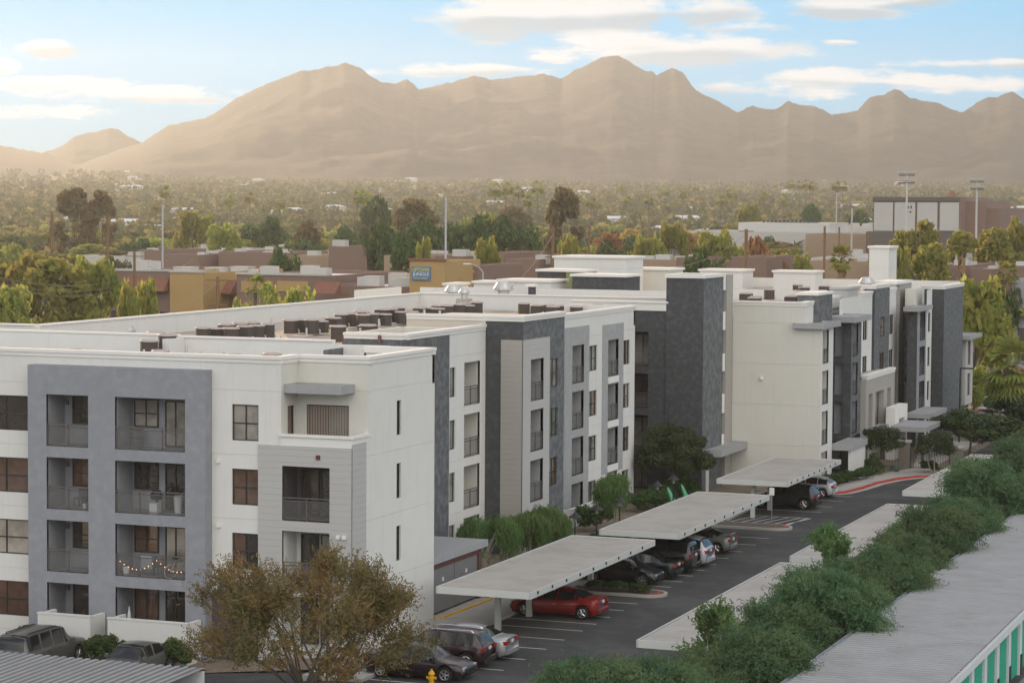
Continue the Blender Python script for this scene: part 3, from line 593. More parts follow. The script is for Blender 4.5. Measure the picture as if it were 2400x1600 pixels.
flat('pavement', [(-43.5, 172.1), (-41.2, 172.1), (-40.3, 172.4), (-39.7, 173.3), (-39.2, 176.1), (-38.8, 180.1), (-38.0, 183.4), (-36.8, 185.6), (-35, 186.5), (-36.9, 190.6), (-38.2, 190.6), (-39.6, 186), (-40.6, 181), (-41.2, 175.5), (-43.5, 174)], .15, CONC)
flat('pavement', [(-38.2, 190.6), (-36.9, 190.6), (-37, 215), (-41, 215), (-40.6, 205)], .09, CONC)
strip('yellow_kerb', [(-46.7, 111.75), (-46.0, 111.95), (-45.8, 118.4)], 0, .16, .1, .20, YELP)
# painted bay lines, one painted layout
lines = [101.0, 103.8, 106.6, 109.2, 111.85, 113.95, 116.1, 118.3, 120.6, 126.6, 128.7, 130.9, 133.2, 135.6, 138.3, 141.3, 144.4, 147.6, 158.2, 161.6, 164.8, 168.2, 171.2]
mb = MB()
for y in lines: mb.poly([(-43.3, y-.05, .005), (-38.6, y-.05, .005), (-38.6, y+.05, .005), (-43.3, y+.05, .005)])
mb.poly([(-39.3, 153.2, .005), (-39.2, 153.2, .005), (-38.7, 158.2, .005), (-38.8, 158.2, .005)])
for k in range(6): mb.poly([(-43.1+k*.75, 154.6, .005), (-43.0+k*.75, 154.6, .005), (-42.2+k*.75, 158.1, .005), (-42.3+k*.75, 158.1, .005)])
for y in (86+2.7*k for k in range(5)): mb.poly([(-43.3, y-.05, .005), (-38.6, y-.05, .005), (-38.6, y+.05, .005), (-43.3, y+.05, .005)])
for y in (90+2.75*k for k in range(40)): mb.poly([(-30.6, y-.05, .005), (-26, y-.05, .005), (-26, y+.05, .005), (-30.6, y+.05, .005)])
mb.poly([(-40.6, 132.9, .005), (-38.6, 132.9, .005)]) if 0 else None
struct(mb.build('bay_markings', PAINT))
# stains on the asphalt
def island(y0, y1, x1, shrubs, two=False):
    def cap_pts(x0, x1, y0, y1):
        r = (y1-y0)/2; pts = [(x0, y0), (x1-r, y0)]+[(x1-r+r*sin(t), (y0+y1)/2-r*cos(t)) for t in np.linspace(.2, pi-.2, 9)]+[(x1-r, y1), (x0, y1)]; return pts
    mb = MB()
    P0 = cap_pts(-43.33, x1, y0, y1); P1 = cap_pts(-43.33, x1-.18, y0+.18, y1-.18)
    for i in range(len(P0)-1):
        a, b, c, d = P0[i], P0[i+1], P1[i+1], P1[i]
        mb.poly([(a[0], a[1], .15), (b[0], b[1], .15), (c[0], c[1], .15), (d[0], d[1], .15)]); mb.poly([(a[0], a[1], -.2), (b[0], b[1], -.2), (b[0], b[1], .15), (a[0], a[1], .15)])
    struct(mb.build('kerb', CONC)); struct(MB().poly([(p[0], p[1], .12) for p in P1]).build('gravel_bed', mat('island_soil', (.10, .085, .065), noise=(6, .3))))
    mb = MB()
    for i in range(3, 9):
        a, b, c, d = P0[i], P0[i+1], P1[i+1], P1[i]; mb.poly([(q[0]-.35, q[1], .154) for q in (a, b, c, d)])
    struct(mb.build('red_kerb', REDP))
island(122.6, 124.6, -37.9, 0); island(151.2, 153.4, -38.3, 0)
# ================================================================ carports
CPT = mat('carport_roof_tan', (.37, .345, .315), rough=.6, noise=(1.3, .12), mott=(.4, (.31, .29, .26), .42, .66)); CPF = mat('carport_fascia_white', (.50, .52, .50), rough=.6, noise=(2, .06))
CPU_ = mat('carport_deck_underside', (.32, .32, .31))
def carport(name_label, x0, x1, y0, y1, z, post_x, posts, lights=True):
    r = empty('carport', ((x0+x1)/2, (y0+y1)/2, 0), label=name_label, cat='carport', group='flat roofed carports over the parking bays')
    ox, oy = (x0+x1)/2, (y0+y1)/2; hx, hy = (x1-x0)/2, (y1-y0)/2
    mb = MB(); n = int((y1-y0)/.4); 
    for k in range(n):
        a = -hy+k*(2*hy)/n; b = a+2*hy/n
        mb.poly([(-hx+.06, a, z-.02), (hx-.06, a, z-.02), (hx-.06, a+.05, z-.012), (-hx+.06, a+.05, z-.012)]); mb.poly([(-hx+.06, a+.05, z-.012), (hx-.06, a+.05, z-.012), (hx-.06, a+.1, z-.02), (-hx+.06, a+.1, z-.02)])
        mb.poly([(-hx+.06, a+.1, z-.02), (hx-.06, a+.1, z-.02), (hx-.06, b, z-.02), (-hx+.06, b, z-.02)])
    mb.build('roof', CPT, r)
    mb = MB(); mb.box(-hx, hx, -hy-.04, -hy+.02, z-.30, z+.03); mb.box(-hx, hx, hy-.02, hy+.04, z-.30, z+.03); mb.box(-hx-.04, -hx+.02, -hy-.04, hy+.04, z-.298, z+.028); mb.box(hx-.02, hx+.04, -hy-.04, hy+.04, z-.298, z+.028); mb.build('fascia', CPF, r)
    mb = MB(); mb.poly([(-hx, -hy, z-.2), (hx, -hy, z-.2), (hx, hy, z-.2), (-hx, hy, z-.2)]); mb.build('underside', CPU_, r)
    for y in posts:
        mb = MB(); mb.box(post_x-ox-.13, post_x-ox+.13, y-oy-.13, y-oy+.13, -.02, z-.42); mb.build('post', CPF, r)
        mb = MB(); mb.box(-hx+.15, hx-.15, y-oy-.09, y-oy+.09, z-.42, z-.2); mb.build('beam', CPF, r)
    if lights:
        m = 9
        for k in range(m):
            y = -hy+.9+k*(2*hy-1.2)/m; mb = MB(); mb.box(hx+.04, hx+.09, y-.05, y+.05, z-.17, z-.03); mb.build('fascia_light', FRAME, r)
    return r
carport('nearest of the three tan carports on the building side, red sedan parked beneath it', -44.13, -39.38, 106.5, 126.0, 2.62, -42.5, (110.4, 114.8, 124.4))
carport('middle tan carport on the building side above the white hatchback estate car', -43.5, -38.85, 128.9, 148.4, 2.62, -42.3, (131.4, 137, 147.2))
carport('farthest tan carport on the building side, above the black crossover', -44.35, -39.55, 155.8, 171.2, 2.62, -42.2, (157, 161.4, 169.5))
carport('small corner of tan carport roof at the bottom edge beside the green trees', -30.9, -26.0, 68, 90.0, 2.62, -27.8, (72, 80, 88), False)
carport('tan carport with white front fascia half hidden by the green hedge trees, nearest the camera', -30.92, -26.1, 96.7, 120.65, 2.62, -27.8, (99, 108, 118), False)
carport('tan carport in the hedge side row, second from the camera, behind leafy shoots', -31.0, -26.1, 123.0, 147.1, 2.62, -27.8, (126, 135, 144), False)
carport('tan carport in the hedge side row opposite the red kerb, farthest away', -31.5, -26.6, 154.1, 179.1, 2.62, -28.2, (157, 166, 176), False)
# ================================================================ storage sheds
CORR = mat('corrugated_steel', (.30, .305, .31), rough=.6, metal=.1, spec=.3, noise=(.6, .2), mott=(.5, (.27, .27, .265), .45, .7))
VALLEY_SHADE = mat('rib_valley_shade', (.15, .152, .155), rough=.8, noise=(1.2, .3))  # dark valley faces: the shading between ribs is put into the colour
SHW = mat('shed_white_wall', (.50, .52, .53), noise=(1.5, .08)); GRN = mat('green_roller_door', (.015, .30, .19), rough=.5, noise=(2, .08))
def corr(x0, x1, y0, y1, z0, z1, pitch, parent, along='x', name='roof'):
    "ribbed sheet; ribs run along the given axis; z0 at the low edge of that axis, z1 at the other"
    V = []; F = []
    if along == 'x':
        n = int((y1-y0)/pitch)
        for k in range(n):
            y = y0+k*pitch
            for (dy, dz) in ((0, 0), (pitch*.34, 0), (pitch*.42, .055), (pitch*.92, .06)):
                V.append((x0, y+dy, z0+dz)); V.append((x1, y+dy, z1+dz))
        for k in range(len(V)//2-1): F.append((2*k, 2*k+1, 2*k+3, 2*k+2))
    else:
        n = int((x1-x0)/pitch)
        for k in range(n):
            x = x0+k*pitch
            for (dx, dz) in ((0, 0), (pitch*.34, 0), (pitch*.42, .055), (pitch*.92, .06)):
                V.append((x+dx, y0, z0+dz)); V.append((x+dx, y1, z1+dz))
        for k in range(len(V)//2-1): F.append((2*k, 2*k+1, 2*k+3, 2*k+2))
    o = np_mesh(name, V, F, CORR, parent); o.data.materials.append(VALLEY_SHADE)
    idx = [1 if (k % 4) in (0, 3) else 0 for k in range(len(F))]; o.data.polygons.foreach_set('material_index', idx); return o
shed = empty('storage_shed', (-19.4, 110, 0), label='long low storage shed with ribbed grey steel roof and green roller doors', cat='storage shed')
ox, oy = -19.4, 110
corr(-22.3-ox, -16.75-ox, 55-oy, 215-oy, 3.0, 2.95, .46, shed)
mb = MB(); mb.box(-22.28-ox, -22.15-ox, 55-oy, 215-oy, 0, 2.9); mb.box(-22.2-ox, -16.9-ox, 55.1-oy, 55.3-oy, 0, 2.8); mb.box(-22.2-ox, -16.9-ox, 214.7-oy, 214.9-oy, 0, 2.8); mb.build('wall', SHW, shed)
mb = MB(); mb.box(-22.55-ox, -22.3-ox, 55-oy, 215-oy, 2.82, 2.98); mb.box(-22.55-ox, -22.5-ox, 55-oy, 215-oy, 2.98, 3.04); mb.build('gutter', mat('gutter_steel', (.30, .31, .35), metal=.3, rough=.5, noise=(.5, .15)), shed)
mb = MB(); mb.box(-16.85-ox, -16.62-ox, 55-oy, 215-oy, 2.62, 2.93); mb.build('eaves_fascia', SHW, shed)
dl = []
k = 0
y = 82.0
while y < 120:
    g = MB(); 
    for j in range(22): z = .05+j*.115; g.box(-17.02-ox, -16.97-ox+(.012 if j % 2 else 0), y-oy, y+2.45-oy, z, z+.115)
    g.build('roller_door', GRN, shed)
    mb = MB(); mb.box(-17.05-ox, -16.86-ox, y+2.45-oy, y+3.05-oy, 0, 2.62); mb.build('pier', SHW, shed)
    mb = MB(); mb.box(-16.86-ox, -16.80-ox, y+2.6-oy, y+2.9-oy, 0, .9); mb.build('bollard_plate', FRAME, shed); y += 3.05
mb = MB(); mb.box(-17.0-ox, -16.9-ox, 55-oy, 82-oy, 0, 2.62); mb.box(-17.0-ox, -16.9-ox, 120-oy, 215-oy, 0, 2.62); mb.build('wall', SHW, shed)
mb = MB(); mb.box(-16.62-ox, -16.45-ox, 89.0-oy, 89.3-oy, 2.62, 2.8); mb.build('security_light', FRAME, shed)
flat('driveway', [(-16.6, 40), (-5, 40), (-5, 215), (-16.6, 215)], .012, mat('concrete_drive', (.20, .20, .19), noise=(.4, .15)))
shed2 = empty('storage_shed', (-56, 74, -.7), label='ribbed grey steel shed roof across the bottom left corner', cat='storage shed')
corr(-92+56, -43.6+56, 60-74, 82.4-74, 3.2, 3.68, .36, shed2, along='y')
mb = MB(); mb.box(-36, 12.2, 8.2, 8.38, 0, 3.62); mb.box(-36, 12.2, -14, -13.8, 0, 3.1); mb.box(12.0, 12.2, -13.8, 8.2, 0, 3.2); mb.build('wall', SHW, shed2)
# ================================================================ bin store / garage enclosure beside the front wing
gs = empty('bin_store', (-46.6, 114.5, 0), label='bin store with red brown gate posts under a thin grey canopy', cat='bin store')
RB = mat('red_brown_steel', (.13, .06, .055), noise=(2, .2)); GD = mat('grey_metal_door', (.20, .20, .205), rough=.6, noise=(1.2, .12))
ox, oy = -46.6, 114.5
mb = MB(); mb.box(-52.2-ox, -46.35-ox, 111.35-oy, 118.9-oy, 2.85, 3.2); mb.build('canopy', CANOPY, gs)
mb = MB(); mb.box(-46.85-ox, -46.6-ox, 111.5-oy, 111.9-oy, .1, 2.85); mb.box(-46.85-ox, -46.6-ox, 118.2-oy, 118.5-oy, .1, 2.85); mb.box(-46.84-ox, -46.62-ox, 111.9-oy, 118.2-oy, 2.5, 2.85); mb.build('gate_frame', RB, gs)
for (a, b) in ((111.9, 115.0), (115.05, 118.2)):
    mb = MB(); mb.box(-46.80-ox, -46.70-ox, a-oy+.02, b-oy-.02, .25, 2.48); d = mb.build('gate', GD, gs)
    mb = MB(); mb.box(-46.70-ox, -46.66-ox, (a+b)/2-oy-.1, (a+b)/2-oy+.1, 1.75, 1.95); mb.build('hatch', TRIM, d)
mb = MB(); mb.box(-52.2-ox, -46.8-ox, 118.2-oy, 118.5-oy, 0, 2.85); mb.build('wall', GREY, gs)
# ================================================================ street furniture
BLK = mat('black_metal', (.02, .022, .022), rough=.45)
def lamp_proto(loc, label):
    r = empty('post_lamp', loc, label=label, cat='lamp post', group='black post lamps along the garden path')
    mb = MB(); mb.tube([(0, 0, 0), (0, 0, .5), (0, 0, .5), (0, 0, 2.75)], [.09, .08, .05, .045], 8); mb.build('post', BLK, r)
    mb = MB(); mb.lathe(0, 0, [(.05, 2.75), (.12, 2.82), (.10, 3.0), (.11, 3.02)], 10); mb.build('lantern', mat('lantern_glass', (.25, .25, .22)), r)
    mb = MB(); mb.lathe(0, 0, [(.38, 3.0), (.36, 3.06), (.12, 3.22), (.06, 3.3), (.02, 3.42)], 14); mb.build('shade', BLK, r); return r
L0 = lamp_proto((-45.3, 129.8, .1), 'black post lamp nearest the weeping trees by the carports')
for (x, y, l) in ((-45.3, 133.6, 'black post lamp in front of the end of the white patio wall'), (-45.2, 137.6, 'black post lamp between the low wall and the middle carport roof'), (-45.6, 146.4, 'black post lamp in front of the shrubs beside the dark recess'), (-45.7, 150.2, 'black post lamp farthest along, against the charcoal wall')): dup(L0, (x, y, .1), label=l)
sg = empty('parking_sign', (-39.9, 153.2, .12), label='small white parking sign on a thin grey post at the island tip', cat='sign')
mb = MB(); mb.tube([(0, 0, 0), (0, 0, 2.4)], .03, 8); mb.build('post', mat('galvanised_post', (.20, .22, .22), rough=.5), sg)
mb = MB(); mb.box(-.16, .16, -.05, -.03, 1.93, 2.42); mb.build('sign_plate', mat('sign_white', (.72, .72, .70)), sg)
mb = MB()
for (z, w) in ((2.33, .10), (2.27, .07), (2.16, .09), (2.10, .11), (2.02, .08)): mb.box(-w, w, -.056, -.05, z-.012, z-.012)
mb.build('sign_lines', mat('sign_grey_lines', (.35, .35, .35)), sg)
hy = empty('fire_hydrant', (-40.1, 96.2, 0), label='bright yellow fire hydrant at the bottom edge in front of the black sedan', cat='hydrant')
YH = mat('hydrant_yellow', (.70, .38, .02), rough=.45)
mb = MB(); mb.lathe(0, 0, [(.17, 0), (.17, .06), (.12, .08), (.115, .55), (.15, .57), (.15, .61), (.12, .66), (.06, .74)], 14); mb.build('barrel', YH, hy, smooth=False)
mb = MB(); mb.lathe(0, 0, [(.045, .73), (.05, .80), (.0, .82)], 6); mb.build('top_nut', YH, hy)
for (dx, dy) in ((1, 0), (-1, 0), (0, -1)):
    mb = MB(); mb.tube([(dx*.1, dy*.1, .42), (dx*.2, dy*.2, .42)], .055, 8); mb.tube([(dx*.19, dy*.19, .42), (dx*.22, dy*.22, .42)], .07, 8); mb.build('outlet', YH, hy)
# tall lamp post with a flat head by the far wall
tl = empty('street_lamp', (-38.8, 214, 0), label='tall slim dark lamp post against the far slate wall', cat='street lamp')
mb = MB(); mb.tube([(0, 0, 0), (0, 0, 6.6)], [.09, .06], 8); mb.build('pole', BLK, tl); mb = MB(); mb.box(0, 1.2, -.12, .12, 6.55, 6.68); mb.build('lamp_head', BLK, tl)
# ---- garden gate, fences and pillars
BRK = mat('block_pillar', (.20, .175, .15), noise=(3, .15), groove=(.2, .01, .08))
def pillar(x, y, label, w=.8, h=2.1):
    r = empty('gate_pillar', (x, y, .05), label=label, cat='pillar'); mb = MB(); mb.box(-w/2, w/2, -w/2, w/2, 0, h); mb.build('shaft', BRK, r)
    mb = MB(); mb.box(-w/2-.08, w/2+.08, -w/2-.08, w/2+.08, h, h+.16); mb.build('cap', CONC, r)
pillar(-38.9, 190.8, 'brown block pillar with pale cap at the left of the metal gate'); pillar(-34.9, 191.6, 'brown block pillar behind the round tree right of the gate', .9, 1.7)
def fence(x0, y0, x1, y1, label, cat='fence', name='metal_fence', h=1.75, step=.13):
    L = hypot(x1-x0, y1-y0); a = atan2(y1-y0, x1-x0); r = empty(name, (x0, y0, .05), a, label=label, cat=cat)
    mb = MB(); mb.box(0, L, -.02, .02, h-.06, h); mb.box(0, L, -.02, .02, .1, .15); mb.build('rail', BLK, r)
    mb = MB(); k = 0
    while k*step < L: mb.box(k*step, k*step+.022, -.011, .011, .15, h-.06); k += 1
    mb.build('pickets', BLK, r)
    for x in (0, L-.06): mb = MB(); mb.box(x, x+.06, -.03, .03, 0, h+.1); mb.build('post', BLK, r)
fence(-38.45, 190.8, -36.9, 190.8, 'black barred pedestrian gate at the end of the pavement', 'gate', 'metal_gate', 2.0)
fence(-42.1, 191.2, -39.35, 190.9, 'black metal fence left of the gate behind the round tree'); fence(-36.85, 190.9, -35.4, 191.4, 'black metal fence right of the gate')
# entrance portal and its canopies: part of the apartment building
mb = MB(); mb.box(-41.75, -41.0, 196.95, 198.6, .0, 4.35); mb.box(-41.75, -41.0, 198.6, 200.9, 3.3, 4.35); mb.box(-41.75, -41.0, 200.9, 201.95, 0, 4.35); mb.build('entrance_portal', TRIM, APT)
canopy(-40.98, -38.1, 195.2, 201.4, 2.58, 3.0); canopy(-42.28, -41.5, 194.4, 196.9, 2.6, 3.0)
for (x, y) in ((-38.4, 195.5), (-38.4, 201.1)): mb = MB(); mb.box(x-.1, x+.1, y-.1, y+.1, 0, 2.58); mb.build('canopy_post', DARK, APT)
mb = MB(); mb.lathe(-38.0, 204.5, [(.35, .05), (.42, .5), (.40, 1.3), (.1, 1.5)], 12); o = mb.build('litter_bin', BLK); tag(o, 'dark cylindrical litter bin under the entrance canopy', 'bin')
# ================================================================ cars
def paint(name, col, metal=.35):
    return mat('car_paint_'+name, col, rough=.34, spec=.4, metal=metal*.6, coat=.4)
CG = mat('car_glass', (.012, .014, .015), rough=.08, spec=.6); TYRE = mat('tyre_rubber', (.018, .018, .018), rough=.9)
RIM = mat('alloy_rim', (.45, .45, .46), rough=.3, metal=.8); CHR = mat('chrome', (.6, .6, .6), rough=.15, metal=1)
TL = mat('tail_lamp_red', (.35, .01, .012), rough=.15, spec=.7, coat=.5); HL = mat('head_lamp_clear', (.55, .57, .58), rough=.1, spec=.8, coat=.5)
PLT = mat('number_plate', (.55, .56, .58)); BLKP = mat('black_plastic', (.02, .02, .02), rough=.7)
def lerp(tab, x):
    if x <= tab[0][0]: return tab[0][1]
    for (a, b), (c, d) in zip(tab, tab[1:]):
        if x <= c:
            t = (x-a)/(c-a); t = t*t*(3-2*t)*.5+t*.5; return b+(d-b)*t
    return tab[-1][1]
KINDS = {
 # belt line, roof line (x from rear 0 to front 1), screens: rear glass start/end, windscreen start/end, pillars
 'sedan': dict(L=4.8, W=1.83, H=1.46, belt=[(0, .98), (.04, 1.02), (.2, 1.0), (.5, .94), (.72, .90), (.9, .80), (.97, .70), (1, .58)], roof=[(.13, 1.0), (.30, 1.38), (.42, 1.455), (.55, 1.45), (.63, 1.36), (.76, .90)], cab=(.13, .76), side=(.20, .70), pil=(.26, .46, .62)),
 'suv': dict(L=4.75, W=1.88, H=1.70, belt=[(0, 1.02), (.03, 1.10), (.3, 1.06), (.6, 1.02), (.76, 1.00), (.93, .88), (.98, .75), (1, .6)], roof=[(.015, 1.1), (.09, 1.60), (.2, 1.68), (.5, 1.70), (.62, 1.62), (.77, 1.0)], cab=(.015, .77), side=(.08, .72), pil=(.27, .46, .62)),
 'wagon': dict(L=4.35, W=1.77, H=1.46, belt=[(0, .92), (.03, 1.0), (.3, .98), (.6, .94), (.74, .90), (.92, .80), (.98, .68), (1, .56)], roof=[(.02, 1.0), (.12, 1.35), (.25, 1.44), (.5, 1.46), (.6, 1.38), (.76, .92)], cab=(.02, .76), side=(.10, .70), pil=(.26, .46, .62)),
 'hatch': dict(L=4.4, W=1.76, H=1.49, belt=[(0, .95), (.03, 1.03), (.3, 1.0), (.6, .94), (.76, .90), (.92, .78), (.98, .66), (1, .56)], roof=[(.02, 1.03), (.16, 1.34), (.36, 1.47), (.48, 1.49), (.62, 1.36), (.80, .92)], cab=(.02, .80), side=(.12, .74), pil=(.26, .46, .64)),
 'bigsuv': dict(L=5.5, W=2.0, H=1.90, belt=[(0, 1.12), (.02, 1.20), (.3, 1.18), (.6, 1.16), (.76, 1.16), (.93, 1.06), (.98, .9), (1, .7)], roof=[(.01, 1.2), (.045, 1.78), (.12, 1.88), (.5, 1.90), (.64, 1.84), (.74, 1.18)], cab=(.01, .74), side=(.05, .71), pil=(.25, .43, .60)),
}
def car(kind, col, loc, rz, label, cat='car', rack=False, spoiler=False):
    K = KINDS[kind]; L, W = K['L'], K['W']; r = empty('parked_'+('car' if kind in ('sedan', 'hatch', 'wagon') else 'suv'), loc, rz, label=label, cat=cat, group='cars parked beside the apartment building')
    wr = .33 if kind in ('sedan', 'wagon', 'hatch') else .38; wb = (.175, .815); n = 72; V = []; prof = []
    for i in range(n+1):
        t = i/n; x = (t-.5)*L
        w = W/2*(1-.20*max(0, (t-.86)/.14)**2.2-.13*max(0, (.10-t)/.10)**2.2)
        zb = lerp(K['belt'], t); zl = .22+.10*max(0, (t-.95)/.05)+.12*max(0, (.05-t)/.05)
        for q in wb:
            dx = x-(q-.5)*L; R = wr+.065
            if abs(dx) < R: zl = max(zl, wr+sqrt(R*R-dx*dx)*.97)
        c0, c1 = K['cab']; inc = c0 <= t <= c1; zr = lerp(K['roof'], t) if inc else zb
        zr = max(zr, zb+.004); f = min(1, (zr-zb)/.38); cw = w*(.90-.16*f)
        prof.append((zb, zr, cw))
        half = [(w*.90, zl), (w*.985, zl+.06), (w, max(zl+.1, .52)), (w*.985, max(zl+.12, zb-.16)), (w*.93, max(zl+.14, zb-.01)), (cw*1.0 if inc else w*.80, zr-.05*f if inc else zb+.012), (cw*.84 if inc else w*.5, zr-.005 if inc else zb+.035), (0, zr+.02*f if inc else zb+.045)]
        V += [(x, -a, b) for a, b in half]+[(x, a, b) for a, b in reversed(half[:-1])]
    m = 15; F = []; G = []
    for i in range(n):
        t = (i+.5)/n
        for k in range(m-1):
            a, b = i*m+k, i*m+k+1; q = (a, b, b+m, a+m); kk = k if k < 7 else 13-k
            g = False
            if K['side'][0] < t < K['side'][1] and kk == 4 and not any(abs(t-p) < .009 for p in K['pil']) and prof[i][1]-prof[i][0] > .2: g = True
            rs = K['cab']; z0, z1 = prof[i][1], prof[i+1][1]; slope = abs(z1-z0)/(L/n)
            if kk in (5, 6) and rs[0] <= t <= rs[1] and slope > .26 and prof[i][1]-prof[i][0] > .05: g = True
            (G if g else F).append(q)
    F.append(tuple(range(m))); F.append(tuple(n*m+k for k in range(m)))
    P_ = paint(*col)
    me = MB(); me.v = V; me.f = F; me.build('body', P_, r, smooth=True)
    gm = MB(); gm.v = [(x, y*1.004, z+.002) for (x, y, z) in V]; gm.f = G; gm.build('windows', CG, r, smooth=True)
    mb = MB(); mb.box(-L/2+.15, L/2-.15, -W/2+.1, W/2-.1, .2, .55); mb.build('underbody', BLKP, r)
    for q in wb:
        for s in (-1, 1):
            x = (q-.5)*L; y = s*(W/2-.11); mb = MB(); 
            mb.tube([(x, y-.1*s, wr), (x, y+.085*s, wr), (x, y+.1*s, wr)], [wr, wr, wr-.03], 22); wo_ = mb.build('wheel', TYRE, r)
            mb = MB(); mb.tube([(x, y+.07*s, wr), (x, y+.104*s, wr)], [wr*.66, wr*.66], 20)
            rim = mb.build('rim', BLKP, wo_)
            mb = MB()
            for k in range(5):
                a = k*2*pi/5; p = Vector((x, y+.11*s, wr)); e = p+Vector((cos(a), 0, sin(a)))*wr*.62; mb.tube([p, e], [.045, .035], 5)
            mb.tube([(x+cos(u)*wr*.64, y+.108*s, wr+sin(u)*wr*.64) for u in np.linspace(0, 2*pi, 21)], .018, 5); mb.build('spokes', RIM, wo_)
    we = W/2*.87
    for s in (-1, 1):
        zb = K['belt'][1][1]
        mb = MB(); y0, y1 = sorted((s*(we-.30), s*(we+.02))); mb.box(-L/2-.015, -L/2+.10, y0, y1, zb-.25, zb-.09); y0, y1 = sorted((s*(we-.02), s*(we+.045))); mb.box(-L/2+.03, -L/2+.22, y0, y1, zb-.25, zb-.09); mb.build('tail_light', TL, r)
        hz = lerp(K['belt'], .965)-.02
        mb = MB(); y0, y1 = sorted((s*(we-.36), s*(we-.06))); mb.box(L/2-.22, L/2-.03, y0, y1, hz-.16, hz+.0); mb.build('headlight', HL, r)
        mb = MB(); zz = lerp(K['belt'], .68); x = (.69-.5)*L; y0, y1 = sorted((s*(W/2-.04), s*(W/2+.16))); mb.box(x-.06, x+.08, y0, y1, zz+.0, zz+.14); mb.build('mirror', P_, r)
        for t in (.33, .52):
            mb = MB(); x = (t-.5)*L; y0, y1 = sorted((s*(W/2*.985), s*(W/2+.03))); zz = lerp(K['belt'], t)-.17; mb.box(x-.1, x+.1, y0, y1, zz-.015, zz+.02); mb.build('door_handle', P_ if col[0] != 'wine' else CHR, r)
    mb = MB(); mb.box(-L/2-.02, -L/2+.05, -.17, .17, zb-.22, zb-.08); mb.build('number_plate', PLT, r)
    mb = MB(); mb.box(-L/2-.05, -L/2+.12, -W/2*.84, W/2*.84, .32, .50); mb.build('rear_bumper', BLKP if kind == 'suv' and col[0] != 'ash' else P_, r)
    mb = MB(); mb.box(L/2-.10, L/2+.02, -.5, .5, .38, .56); mb.build('grille', BLKP, r)
    if rack or kind == 'bigsuv':
        H = K['H']
        for s in (-1, 1): mb = MB(); mb.tube([(-L*.38, s*.58, H-.06), (-L*.36, s*.58, H+.03), (L*.06, s*.58, H+.03), (L*.08, s*.58, H-.06)], .025, 6); mb.build('roof_rail', BLKP if kind != 'suv' else CHR, r)
    if spoiler: mb = MB(); mb.box(-L/2+.02, -L/2+.2, -.62, .62, 1.12, 1.15); mb.box(-L/2+.08, -L/2+.14, -.55, -.5, 1.0, 1.12); mb.box(-L/2+.08, -L/2+.14, .5, .55, 1.0, 1.12); mb.build('spoiler', P_, r)
    return r
RED = ('red', (.20, .012, .012)); SIL = ('silver', (.36, .37, .38), .6); WIN = ('wine', (.020, .006, .009), .1); BLKC = ('black', (.008, .009, .010), .1); ASH = ('ash', (.42, .44, .48), .4); PEWT = ('pewter', (.20, .21, .19), .6); OLIV = ('graphite', (.10, .10, .095), .5); GREN = ('bottle', (.008, .014, .014), .2); WHT = ('pearl', (.52, .53, .57), .1); GR2 = ('dusk', (.13, .135, .13), .5)
PX = 0 # rear towards +X is a half turn
car('sedan', RED, (-41.25, 115.75, 0), pi, 'dark red sedan under the nearest carport on the building side')
car('sedan', SIL, (-41.6, 103.7, 0), pi, 'silver sedan parked in the open beside the wine coloured crossover')
car('suv', WIN, (-41.75, 101.25, 0), pi+.02, 'very dark wine coloured crossover with roof rails beside the silver sedan', rack=True)
car('sedan', ('midnight', (.014, .007, .010), .1), (-41.5, 98.3, 0), 0, 'near black sedan nose out behind the yellow hydrant')
car('hatch', BLKC, (-41.55, 127.1, 0), 0, 'black hatchback nose out just past the first kerb island')
car('sedan', GREN, (-41.4, 129.5, 0), pi, 'black green sedan between the black hatchback and the tall black van like car')
car('bigsuv', BLKC, (-41.6, 132.3, 0), pi, 'large black sport utility vehicle under the middle carport with tall red tail lamps')
car('suv', ASH, (-41.1, 134.9, 0), pi, 'pale blue silver crossover beside the large black vehicle')
car('sedan', PEWT, (-41.35, 140.6, 0), pi, 'pewter grey sedan with a small boot spoiler', spoiler=True)
car('suv', BLKC, (-41.6, 163.3, 0), pi, 'black crossover beneath the farthest building side carport')
car('wagon', WHT, (-41.9, 170.4, 0), pi, 'pearl white small estate car next to the red painted kerb')
car('bigsuv', OLIV, (-60.0, 96.8, -.7), pi/2, 'grey green long sport utility vehicle facing the low white patio wall, tail to the camera')
car('sedan', GR2, (-55.1, 97.0, -.7), -pi/2, 'dusty grey coupe like sedan backed up to the wide white patio wall')
car('sedan', ('crimson', (.10, .008, .010)), (-64.2, 96.9, -.7), pi/2, 'dark red car cut by the left edge of the picture')
# ================================================================ rooftop condensers
CB = mat('condenser_brown', (.075, .062, .056), rough=.6, noise=(3, .2), groove=(.06, .02, .3)); CTOP = mat('condenser_top_sun_glow', (.42, .36, .33), rough=.5, metal=.2); PIPE = mat('pipe_foil', (.5, .5, .48), rough=.4, metal=.5)  # fan tops paler: the glow of sunlit rims is put into their colour
def cond_proto(sq, label):
    r = empty('air_conditioner', (0, 0, 0), label=label, cat='air conditioner', group='brown condensers in rows on the roof of the long wing')
    mb = MB()
    if sq: mb.box(-.42, .42, -.42, .42, .08, .84)
    else: mb.lathe(0, 0, [(.44, .08), (.44, .84)], 12)
    mb.build('casing', CB, r)
    mb = MB(); mb.lathe(0, 0, [(.50, .84), (.50, .88), (.42, .93), (.34, .93), (.34, .86)], 16); mb.build('fan_guard', CTOP, r)
    mb = MB(); mb.tube([(.5, .1, .1), (.52, .1, .3), (.45, .1, .32)], .04, 6); mb.tube([(.5, .1, .1), (.9, .15, .08)], .04, 6); mb.build('pipe', PIPE, r); return r
CR = cond_proto(False, 'brown drum condenser on the long wing roof'); CS = cond_proto(True, 'brown box condenser on the long wing roof')
